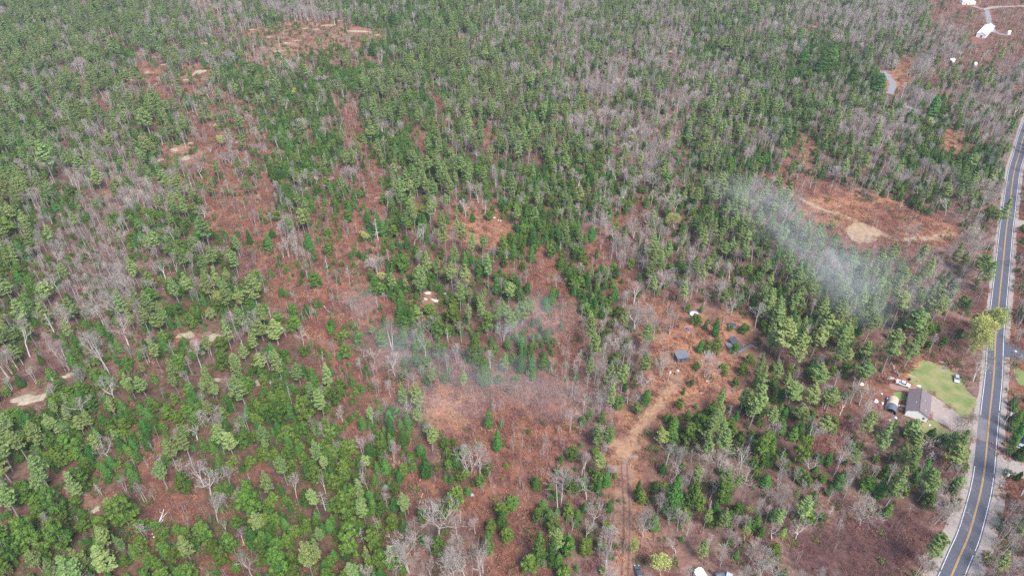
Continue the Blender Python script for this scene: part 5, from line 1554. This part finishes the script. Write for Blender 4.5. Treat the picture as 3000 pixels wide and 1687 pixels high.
for i, (a, b2) in enumerate((((2609, 1062), (2619, 1080)), ((2617, 1082), (2622, 1092)), ((2623, 1088), (2634, 1102)))):
    log('grey_log', ['grey log at the foot of the leaning pine, topmost of three', 'short grey log, middle of three above the pickup', 'thick grey log just above the pickup'][i], a, b2, .42, .36, M_LOGG, 'grey logs above the pickup', seed=10 + i, z=.35)
lump('rubble_heap', 'pale heap of broken rubbish left of the pickup', 'rubbish heap', 2608, 1108, 3.0, 2.0, .6, M_STONEG, .4, 12)
tag(MB().box(-.12, -.7, 0, .12, .7, 1.5).build('orange_panel', M_LOGO), 'upright orange board behind the pickup', 'board').location = at(2621, 1120)
lump('tarp_bundle', 'white bundle on the drive between lawn and house', 'tarp', 2692, 1131, 1.6, .9, .4, M_TARPW, -.3, 14)
lump('debris_heap', 'small brown heap at the lawn edge near the bin', 'rubbish heap', 2687, 1117, 1.0, .7, .5, M_RUSTY, 0, 15)
for i, (px, py, m, wx, lab) in enumerate([(2566, 1176, M_TARPW, 1.9, 'large white tarp bundle left of the arched shelter'), (2585, 1182, M_TARPW, 1.3, 'white and dark bundle beside the arched shelter'),
                                           (2583, 1153, M_TARPW, .8, 'small white bag in the brush above the shelter'), (2524, 1126, M_TARPW, 1.8, 'pale tarp in the pines left of the pickup'),
                                           (2624, 1224, M_TARPW, 1.2, 'pale blue-white bundle in front of the shelter'), (2607, 1231, M_TARPW, .9, 'small white bundle below the shelter front'),
                                           (2654, 1187, M_BLUE, 1.0, 'blue bundle against the house wall'), (2645, 1190, M_PLANK, 1.5, 'pale wood pile between shelter and house'),
                                           (2655, 1199, M_RUSTY, 1.2, 'rusty heap against the house corner'), (2640, 1200, M_RUSTY, 1.6, 'brown heap between shelter and house'),
                                           (2634, 1188, M_PALEC, .9, 'pale sack beside the shelter'), (2656, 1157, M_DARKB, 1.1, 'dark bundle at the back corner of the house'),
                                           (2654, 1240, M_PLANK, .7, 'tan sack in the grass in front of the house'), (2723, 1245, M_TARPW, .9, 'pale bucket shaped bundle on the front grass')]):
    lump('rubbish_bundle', lab, 'rubbish', px, py, wx, wx * .8, wx * .45, m, i, 20 + i, 'rubbish around the house')
g0 = at(2599, 1172)
t = thing('plastic_drum', 'blue plastic drum at the back of the shelter', 'drum', g0)
MB().tube([(0, 0, 0), (0, 0, .15), (0, 0, .8), (0, 0, 1.0)], [.42, .5, .5, .42], 14).build('barrel', M_BLUE, t)
MB().tube([(0, 0, 1.0), (0, 0, 1.06)], [.40, .36], 14).build('lid', M_TARPW, t)

# the abandoned yard
g0 = at(1984, 1063)
t = thing('shed', 'square grey shed with a flat pale grey roof beside the white birches', 'shed', (g0.x, g0.y, 0), R(10))
MB().box(0, 0, 0, 4.6, 3.6, 2.7).build('wall', M_GREYW, t)
MB().hexa([(-.45, -.5, 2.7), (5.05, -.5, 2.7), (5.05, 4.1, 3.1), (-.45, 4.1, 3.1), (-.45, -.5, 2.88), (5.05, -.5, 2.88), (5.05, 4.1, 3.28), (-.45, 4.1, 3.28)]).build('roof', M_GREYR, t)
MB().box(1.0, -.04, 0, 2.1, 0, 2.0).build('door', M_DARKB, t)
MB().box(3.0, -.04, 1.0, 3.9, 0, 1.8).build('window', M_GLASS, t)
g0 = at(2163, 1034)
t = thing('collapsed_building', 'collapsed dark building with its roof fallen in and a wall lying in front', 'ruin', (g0.x, g0.y, 0), R(36))
MB().hexa([(.3, 1.0, .5), (3.2, .2, .6), (5.2, 6.8, 2.2), (2.0, 7.6, 1.9), (.3, 1.0, .7), (3.2, .2, .8), (5.2, 6.8, 2.4), (2.0, 7.6, 2.1)]).build('roof', M_DARKB, t)
MB().hexa([(-.2, -.3, 0), (7.6, -.9, 0), (7.6, .1, 0), (-.2, .5, 0), (-.2, -.1, .7), (7.6, -.7, 1.1), (7.6, .0, 1.15), (-.2, .3, .8)]).build('fallen_wall', M_GREYW, t)
MB().box(3.4, 1.2, 0, 6.6, 5.6, .5).box(3.8, 2.0, .5, 4.1, 6.8, .62).box(5.0, 1.0, .5, 5.3, 5.0, .66).build('floor_deck', M_DECK, t)
MB().hexa([(-2.2, 3.0, .2), (-.2, 1.5, .3), (2.0, 5.5, .8), (-.2, 7.2, .6), (-2.2, 3.0, .32), (-.2, 1.5, .42), (2.0, 5.5, .95), (-.2, 7.2, .75)]).build('fallen_panel', M_GREYR, t)
MB().tube([(7.4, -.6, 1.1), (9.0, -3.0, .1)], [.10, .10], 6).build('post', M_LOGW, t)
MB().tube([(4.0, .8, 0), (4.2, .9, 2.6)], [.09, .07], 6).build('post', M_LOGG, t)
g0 = at(2144, 958)
t = thing('tarp_covered_slab', 'dark low slab under a grey tarp above the collapsed building', 'slab', (g0.x, g0.y, 0), R(-20))
MB().hexa([(-1.7, -1.5, 0), (1.7, -1.5, 0), (1.7, 1.5, 0), (-1.7, 1.5, 0), (-1.5, -1.3, .9), (1.5, -1.3, .7), (1.5, 1.3, 1.2), (-1.5, 1.3, 1.3)]).build('stack', M_GREYW, t)
MB().hexa([(-1.7, -.2, .95), (1.6, -.3, .95), (1.6, 1.5, 1.25), (-1.7, 1.5, 1.35), (-1.7, -.2, 1.05), (1.6, -.3, 1.05), (1.6, 1.5, 1.35), (-1.7, 1.5, 1.45)]).build('tarp', M_DARKB, t)
g0 = at(2034, 924)
t = thing('round_pool', 'round abandoned pool with a blue rim, white liner and orange leaves', 'pool', (g0.x, g0.y, 0))
ring = MB()
k = 28
for rr_, zz in ((2.3, 0), (2.3, 1.0), (2.0, 1.0), (2.0, .62)):
    for j in range(k):
        a = 6.28318 * j / k
        ring.v.append((rr_ * math.cos(a), rr_ * math.sin(a), zz))
for i in range(3):
    for j in range(k):
        ring.f.append((i * k + j, i * k + (j + 1) % k, (i + 1) * k + (j + 1) % k, (i + 1) * k + j))
ring.build('rim', mat('faded_blue_steel', (.20, .26, .50), .6, .15, 2.0), t)
MB().slab([(2.0 * math.cos(6.28318 * j / k), 2.0 * math.sin(6.28318 * j / k)) for j in range(k)], .55, .66).build('liner', M_TARPW, t)
MB().slab([(.55 + .95 * math.cos(a) * (1 + .25 * math.sin(3 * a)), .1 + 1.2 * math.sin(a) * (1 + .2 * math.cos(4 * a))) for a in [6.28318 * j / 18 for j in range(18)]], .66, .75).build('leaf_litter', M_LEAFP, t)
lump('tarp_bundle', 'small blue and white bundle below the round pool', 'tarp', 2014, 965, 1.3, 1.0, 1.0, M_BLUE, 0, 41)
lump('pale_boulder', 'pale boulder below the blue bundle', 'boulder', 2016, 975, 1.2, .9, .5, M_STONE, 0, 42)
lump('tarp_bundle', 'white ragged bundle on red leaves below the grey shed', 'tarp', 1986, 1086, 1.1, 1.0, .6, M_TARPW, 0, 43)
g0 = at(1956, 1117)
t = thing('leaning_post', 'pale leaning post with a white rag beside the left birch', 'post', (g0.x, g0.y, 0))
MB().tube([(0, 0, 0), (.25, .1, 3.0), (.3, .1, 5.4)], [.10, .09, .07], 6).build('pole', M_LOGW, t)
MB().box(.1, -.05, 4.6, .75, .2, 5.6).build('rag', M_TARPW, t)
lump('white_stone', 'white broken slab right of the birch foot', 'stone', 2071, 1116, 1.3, .7, .3, M_STONEW, .5, 44)
lump('white_stone', 'pale flat stone left in the bracken below the birches', 'stone', 2056, 1151, 1.6, 1.0, .35, M_STONE, 0, 45)
lump('white_stone', 'little white stone by the pines right of the ruin', 'stone', 2203, 969, .6, .5, .4, M_STONEW, 0, 46)
lump('debris_heap', 'dark heap of scrap in the bracken yard', 'rubbish heap', 2134, 1150, 2.6, 1.6, .8, M_RUSTY, 0, 47)
lump('tarp_bundle', 'grey-blue scrap on the right end of the dark heap', 'rubbish', 2147, 1147, 1.5, 1.0, .9, M_GREYR, 0, 48)
lump('debris_heap', 'small brown heap below the dark scrap', 'rubbish heap', 2140, 1202, 1.4, 1.2, .5, M_STONEG, 0, 49)

# rocks and ledges
for i, (px, py, wx, wy) in enumerate(LEDGE):
    g = at(px, py)
    near = sorted((math.hypot(l[0] - px, l[1] - py), l[2]) for l in LAND if 'ledge' not in l[2] and 'boulder' not in l[2] and 'stone' not in l[2])[0][1]
    sz = 'large' if wx * wy > 45 else 'small' if wx * wy < 12 else 'mid-sized'
    shp = 'broad' if wx > 1.7 * wy else 'narrow upright' if wy > 1.2 * wx else 'rounded'
    same = sum(1 for q in LEDGE[:i] if sorted((math.hypot(l[0] - q[0], l[1] - q[1]), l[2]) for l in LAND if 'ledge' not in l[2] and 'boulder' not in l[2] and 'stone' not in l[2])[0][1] == near)
    lab = f"{sz} {shp} pale rock, {['closest', 'second closest', 'third closest', 'fourth closest', 'fifth closest', 'sixth closest', 'seventh closest', 'eighth closest', 'ninth closest', 'tenth closest'][min(9, same)]} to {near}"
    lump('rock_outcrop', lab, 'rock', px, py, wx, wy, min(.7, .22 + .05 * min(wx, wy)), M_STONEW if 1240 < px < 1300 and 850 < py < 910 else M_STONE, rnd.uniform(-.3, .3), 60 + i, 'pale rock ledges in the forest', rough=.42)
for i, (px, py, lab) in enumerate([(1432, 636, 'white stone at the top left of the orange clearing'), (1449, 639, 'wide white stone in the orange clearing'), (1460, 647, 'small white stone in the orange clearing'), (1467, 648, 'bright white stone under the dark spruce of the clearing')]):
    lump('white_stone', lab, 'stone', px, py, (1.3, 1.8, .8, 1.0)[i], .9, .6, M_STONEW, 0, 120 + i, 'white stones in the clearing')
lump('grey_boulder', 'grey boulder between two bushes in the red clearing', 'boulder', 1382, 1450, 1.9, 1.3, .9, M_STONEG, 0, 130)
lump('dark_boulder', 'small dark boulder beside the tall spruce in the clearing', 'boulder', 1489, 1311, 1.0, .8, .6, M_LOGD, 0, 131)
log('fallen_log', 'white fallen birch trunk at the left of the red clearing', (949, 897), (972, 925), .18, .09, M_LOGW, seed=31)
log('fallen_log', 'bare orange log on the red slope above the wide bare crown', (1239, 1446), (1228, 1476), .20, .14, M_LOGO, seed=32, stubs=0)
log('fallen_log', 'short black log in the narrow red lane of the wood', (1196, 410), (1186, 434), .45, .35, M_LOGD, seed=33)
log('fallen_log', 'black log lying in the red clearing left of the ledge', (1145, 866), (1156, 857), .35, .25, M_LOGD, seed=34, stubs=0)
log('fallen_log', 'fallen pale pole in the upper red clearing', (1075, 738), (1096, 726), .15, .10, M_PLANK, seed=35, stubs=0)
for i, (a, b2) in enumerate([((445, 1566), (480, 1522)), ((450, 1575), (470, 1560)), ((462, 1538), (492, 1500)), ((440, 1550), (455, 1530)), ((470, 1530), (482, 1495))]):
    log('fallen_log', ['long dark trunk crossing the brush hollow', 'short pale trunk at the foot of the hollow', 'upper grey trunk of the tangle in the hollow', 'short grey trunk on the left of the hollow', 'thin pale trunk above the tangle in the hollow'][i], a, b2, .24, .14,
        (M_LOGG, M_LOGW, M_LOGG, M_LOGG, M_LOGW)[i], 'fallen trunks in the brush hollow', seed=36 + i, z=.3 + .12 * i)

# along the road


def utility_pole(px, py, hpx, label, rz, trans=True):
    g = at(px, py)
    h = tall(px, py, hpx)
    t = thing('utility_pole', label, 'utility pole', (g.x, g.y, 0), rz, 'utility poles')
    MB().tube([(0, 0, 0), (0, 0, h)], [.17, .12], 8).build('pole', M_POLE, t)
    MB().box(-1.1, -.07, h - .5, 1.1, .07, h - .34).build('crossarm', M_POLE, t)
    for x in (-.95, 0, .95):
        MB().tube([(x, 0, h - .34), (x, 0, h - .12)], [.06, .05], 6).build('insulator', M_TRANS, t)
    if trans:
        MB().tube([(.42, .2, h - 1.9), (.42, .2, h - .8)], [.34, .34], 10).build('transformer', M_TRANS, t)
    return Vector((g.x, g.y, h))


pa = utility_pole(2928, 1423, 40, 'grey utility pole with a transformer below the gravel drive', R(-30))
pb = utility_pole(2942, 1238, 33, 'utility pole with a transformer rising from the roadside evergreens', R(-30))
pc = utility_pole(2985, 806, 42, 'bare utility pole leaning at the far right of the road', R(-30), False)
utility_pole(2891, 82, 28, 'thin utility pole between the long white building and its gravel drive', R(20), False)
for i, (a, b2) in enumerate(((pa, pb), (pb, pc), (pc, Vector((395, 420, 9))))):
    wr = MB()
    for off in (-.9, 0, .9):
        wr.tube([a.lerp(b2, q) + Vector((off * .87, -off * .5, -.15 - 1.6 * (1 - (2 * q - 1) ** 2))) for q in [k / 10 for k in range(11)]], [.022] * 11, 4, False)
    tag(wr.build('power_line', M_WIRE), ['power line between the two transformer poles', 'power line from the evergreens up to the bare pole', 'power line leaving the bare pole up the road'][i], 'power line')


def road_sign(px, py, hpx, label):
    g = at(px, py)
    h = max(2.2, tall(px, py, hpx))
    t = thing('warning_sign', label, 'road sign', (g.x, g.y, 0), R(20), 'yellow warning signs')
    MB().tube([(0, 0, 0), (0, 0, h)], [.04, .04], 6).build('post', M_RIM, t)
    q = .62
    MB().add([(0, -.05, h - q), (q, -.05, h), (0, -.05, h + q), (-q, -.05, h), (0, -.02, h - q), (q, -.02, h), (0, -.02, h + q), (-q, -.02, h)],
             [(0, 1, 2, 3), (7, 6, 5, 4), (0, 4, 5, 1), (1, 5, 6, 2), (2, 6, 7, 3), (3, 7, 4, 0)]).build('panel', M_SIGNY, t)


road_sign(2928, 1410, 13, 'yellow diamond sign beside the utility pole and gravel drive')
road_sign(2880, 1643, 13, 'yellow diamond sign on the outside of the road curve')
g0 = at(2867, 1686)
t = thing('marker_post', 'white slanting marker post at the bottom of the road', 'marker post', (g0.x, g0.y, 0))
MB().tube([(0, 0, 0), (.35, .2, 1.9)], [.07, .07], 6).build('post', M_TARPW, t)
MB().tube([(.30, .17, 1.6), (.37, .21, 1.95)], [.09, .09], 6).build('cap', M_SILVER, t)
g0 = at(2972, 1036)
t = thing('mailbox', 'white mailbox with a reddish front beside the side road', 'mailbox', (g0.x, g0.y, 0), R(40))
MB().tube([(0, 0, 0), (0, 0, 1.1)], [.06, .06], 6).build('post', M_POLE, t)
MB().prism([(-.28, 1.1), (.28, 1.1), (.28, 1.45), (.2, 1.62), (0, 1.7), (-.2, 1.62), (-.28, 1.45)], -.45, .45).build('box', M_TARPW, t)
MB().box(-.24, -.48, 1.14, .24, -.452, 1.55).build('door', M_RCAR, t)
g0 = at(2992, 1298)
t = thing('blue_house', 'dark blue building at the right edge behind the roadside evergreens', 'house', (g0.x, g0.y, 0), R(60))
gable_house(t, 8.5, 6.5, 2.8, 4.4, M_BLUEB, M_DARKB)
MB().box(-.03, -4.4, .9, 0, -3.0, 2.0).build('window', M_GLASS, t)
MB().box(2.0, .0, 0, 3.0, .04, 2.1).build('door', M_WHITE, t)

# far right corner
g0 = at(2858, 109)
t = thing('long_building', 'long white low building in the red brush at the far upper right', 'building', (g0.x, g0.y, 0), R(49.5))
gable_house(t, 36, 8.0, 3.4, 5.0, M_WHITE, M_WHITE)
MB().box(-.05, -5.2, 0, 0, -3.4, 2.4).build('door', M_GREYW, t)
for x in (5, 12, 19, 26):
    MB().box(x, -8.06, 1.2, x + 1.6, -8.0, 2.2).build('window', M_GLASS, t)
g0 = at(2818, 14)
t = thing('white_house', 'distant white house at the top edge near the gravel drive', 'house', (g0.x, g0.y, 0), R(-4))
gable_house(t, 9.5, -7.0, 3.4, 5.4, M_WHITE, M_WHITE)
MB().box(9.5, .2, 0, 14.0, 5.4, 3.0).build('garage', M_WHITE, t)
MB().box(4.0, -.05, 0, 5.1, 0, 2.1).build('door', M_RCAR, t)
for x in (1.2, 6.6):
    MB().box(x, -.05, 1.0, x + 1.4, 0, 2.2).build('window', M_GLASS, t)
for px, py, wx, lab in ((2785, 186, 4.5, 'small white shed among the far pines below the long building'), (2848, 198, 5.0, 'white shed among far pines right of the smaller one'), (2953, 103, 3.0, 'small white shed at the end of the far gravel drive')):
    g0 = at(px, py)
    t = thing('small_shed', lab, 'shed', (g0.x, g0.y, 0), R(20), 'white sheds in the far corner')
    gable_house(t, wx, -wx * .7, 2.2, 3.2, M_WHITE, M_WHITE)

# bottom edge
g0 = at(2074, 1706)
t = thing('cabin', 'pale roofed cabin cut by the bottom edge among bare trees', 'cabin', (g0.x, g0.y, 0), R(108))
gable_house(t, 3.6, -3.2, 2.2, 3.0, M_WHITE, M_WHITE)
MB().box(3.6, .6, 0, 3.64, 1.5, 1.9).build('door', M_GREYW, t)
g0 = at(2130, 1706)
t = thing('camper_trailer', 'long white trailer standing beside the pale cabin', 'trailer', (g0.x, g0.y, 0), R(62))
MB().prism([(-2.4, .5), (2.3, .5), (2.5, .9), (2.4, 2.2), (2.1, 2.4), (-2.2, 2.4), (-2.4, 2.2)], -.9, .9).build('body', M_WCAR, t)
MB().box(-.6, -.93, 1.3, .6, -.9, 1.9).build('window', M_GLASS, t)
wheels(t, (0,), .9, .34)
lump('tan_heap', 'tan heap of straw left of the pale cabin', 'heap', 2045, 1682, 2.4, 2.0, 1.0, M_PLANK, 0, 140)
lump('debris_heap', 'dark scrap between the cabin and the trailer', 'rubbish heap', 2081, 1675, 1.0, .8, .9, M_DARKB, 0, 141)
g0 = at(2102, 1704)
t = thing('small_shed', 'grey roofed shed between the cabin and the trailer', 'shed', (g0.x, g0.y, 0), R(12))
gable_house(t, 2.0, -2.2, 1.7, 2.2, M_GREYW, M_GREYR)
lump('dark_puddle', 'blue-grey pool of water at the foot of the dark bushes', 'puddle', 2782, 436, 5, 3, .12, M_WATER, 0, 142)

# ------------------------------------------------------------------ smoke and haze
def smoke(name, label, px, py, z, sx, sy, sz, rz, dens, seed, detail=2.2):
    g = at(px, py, z)
    mb = MB()
    n, k = 8, 14
    for i in range(1, n):
        a = math.pi * i / n
        for j in range(k):
            t = 2 * math.pi * j / k
            mb.v.append((math.sin(a) * math.cos(t), math.sin(a) * math.sin(t), math.cos(a)))
    mb.v += [(0, 0, 1), (0, 0, -1)]
    for i in range(n - 2):
        for j in range(k):
            mb.f.append((i * k + j, (i + 1) * k + j, (i + 1) * k + (j + 1) % k, i * k + (j + 1) % k))
    for j in range(k):
        mb.f.append((len(mb.v) - 2, j, (j + 1) % k))
        mb.f.append((len(mb.v) - 1, (n - 2) * k + (j + 1) % k, (n - 2) * k + j))
    m, nt, b2, out_ = nodes_of(name)
    nt.nodes.remove(b2)
    tc_ = N(nt, 'ShaderNodeTexCoord')
    ln = N(nt, 'ShaderNodeVectorMath', operation='LENGTH')
    nt.links.new(tc_.outputs['Object'], ln.inputs[0])
    mr = N(nt, 'ShaderNodeMapRange', interpolation_type='SMOOTHSTEP')
    mr.inputs['From Min'].default_value, mr.inputs['From Max'].default_value = .98, .15
    nt.links.new(ln.outputs['Value'], mr.inputs['Value'])
    ad = N(nt, 'ShaderNodeVectorMath', operation='ADD')
    ad.inputs[1].default_value = (seed * 3.7, seed * 1.3, 0)
    nt.links.new(tc_.outputs['Object'], ad.inputs[0])
    nz = N(nt, 'ShaderNodeTexNoise')
    nz.inputs['Scale'].default_value = detail
    nz.inputs['Detail'].default_value = 3
    nz.inputs['Distortion'].default_value = .6
    nt.links.new(ad.outputs[0], nz.inputs['Vector'])
    mr2 = N(nt, 'ShaderNodeMapRange', interpolation_type='SMOOTHSTEP')
    mr2.inputs['From Min'].default_value, mr2.inputs['From Max'].default_value = .28, .78
    nt.links.new(nz.outputs['Fac'], mr2.inputs['Value'])
    mu = N(nt, 'ShaderNodeMath', operation='MULTIPLY')
    nt.links.new(mr.outputs[0], mu.inputs[0])
    nt.links.new(mr2.outputs[0], mu.inputs[1])
    m3 = N(nt, 'ShaderNodeMath', operation='MULTIPLY')
    m3.inputs[1].default_value = dens
    nt.links.new(mu.outputs[0], m3.inputs[0])
    pv = N(nt, 'ShaderNodeVolumePrincipled')
    pv.inputs['Color'].default_value = (.97, .97, .98, 1)
    pv.inputs['Anisotropy'].default_value = .1
    nt.links.new(m3.outputs[0], pv.inputs['Density'])
    nt.links.new(pv.outputs[0], out_.inputs['Volume'])
    o = mb.build(name, m)
    o.location, o.scale, o.rotation_euler = g, (sx, sy, sz), (0, 0, rz)
    kindof(tag(o, label, 'smoke'), 'stuff')
    return o


smoke('smoke', 'pale smoke drifting over the pines towards the grass path', 2260, 600, 26, 46, 24, 11, R(-50), .026, 1, 2.6)
smoke('smoke', 'long thin middle of the smoke plume over the pines', 2390, 730, 24, 46, 20, 12, R(-52), .028, 2, 2.8)
smoke('smoke', 'low end of the smoke plume rising from the pines', 2490, 860, 18, 30, 16, 15, R(-60), .036, 3, 2.4)
smoke('smoke', 'faint smoke veil spreading right of the plume', 2590, 800, 26, 50, 32, 12, R(-20), .011, 4, 2.2)
smoke('smoke', 'wisp of smoke over the red brush left of the ledge', 1055, 885, 8, 12, 18, 8, R(30), .030, 5)
smoke('smoke', 'wisp of smoke over the trees at the left of the clearing', 1180, 1020, 12, 34, 17, 10, R(-20), .028, 6)
smoke('smoke', 'wisp of smoke around the tall pines of the clearing', 1570, 935, 14, 26, 18, 12, R(20), .030, 7)
smoke('smoke', 'broad faint smoke behind the pale spruce of the clearing', 1440, 1100, 10, 44, 18, 9, R(-10), .030, 8)
smoke('smoke', 'faint smoke over the brush in the middle of the clearing', 1630, 1170, 8, 32, 16, 7, R(0), .028, 9)
smoke('smoke', 'faint smoke over the lower part of the clearing', 1290, 1180, 9, 36, 18, 7, R(10), .028, 10)

hz = MB().box(-9000, -6000, -1.0, 9000, 14000, 206)
m, nt, b2, out_ = nodes_of('hazy_air')
nt.nodes.remove(b2)
pv = N(nt, 'ShaderNodeVolumePrincipled')
pv.inputs['Color'].default_value = (.80, .88, 1.0, 1)
pv.inputs['Density'].default_value = .00008
nt.links.new(pv.outputs[0], out_.inputs['Volume'])
haze = hz.build('haze', m)
kindof(haze, 'stuff')
haze['label'], haze['category'] = 'thin pale air veiling the far forest', 'haze'
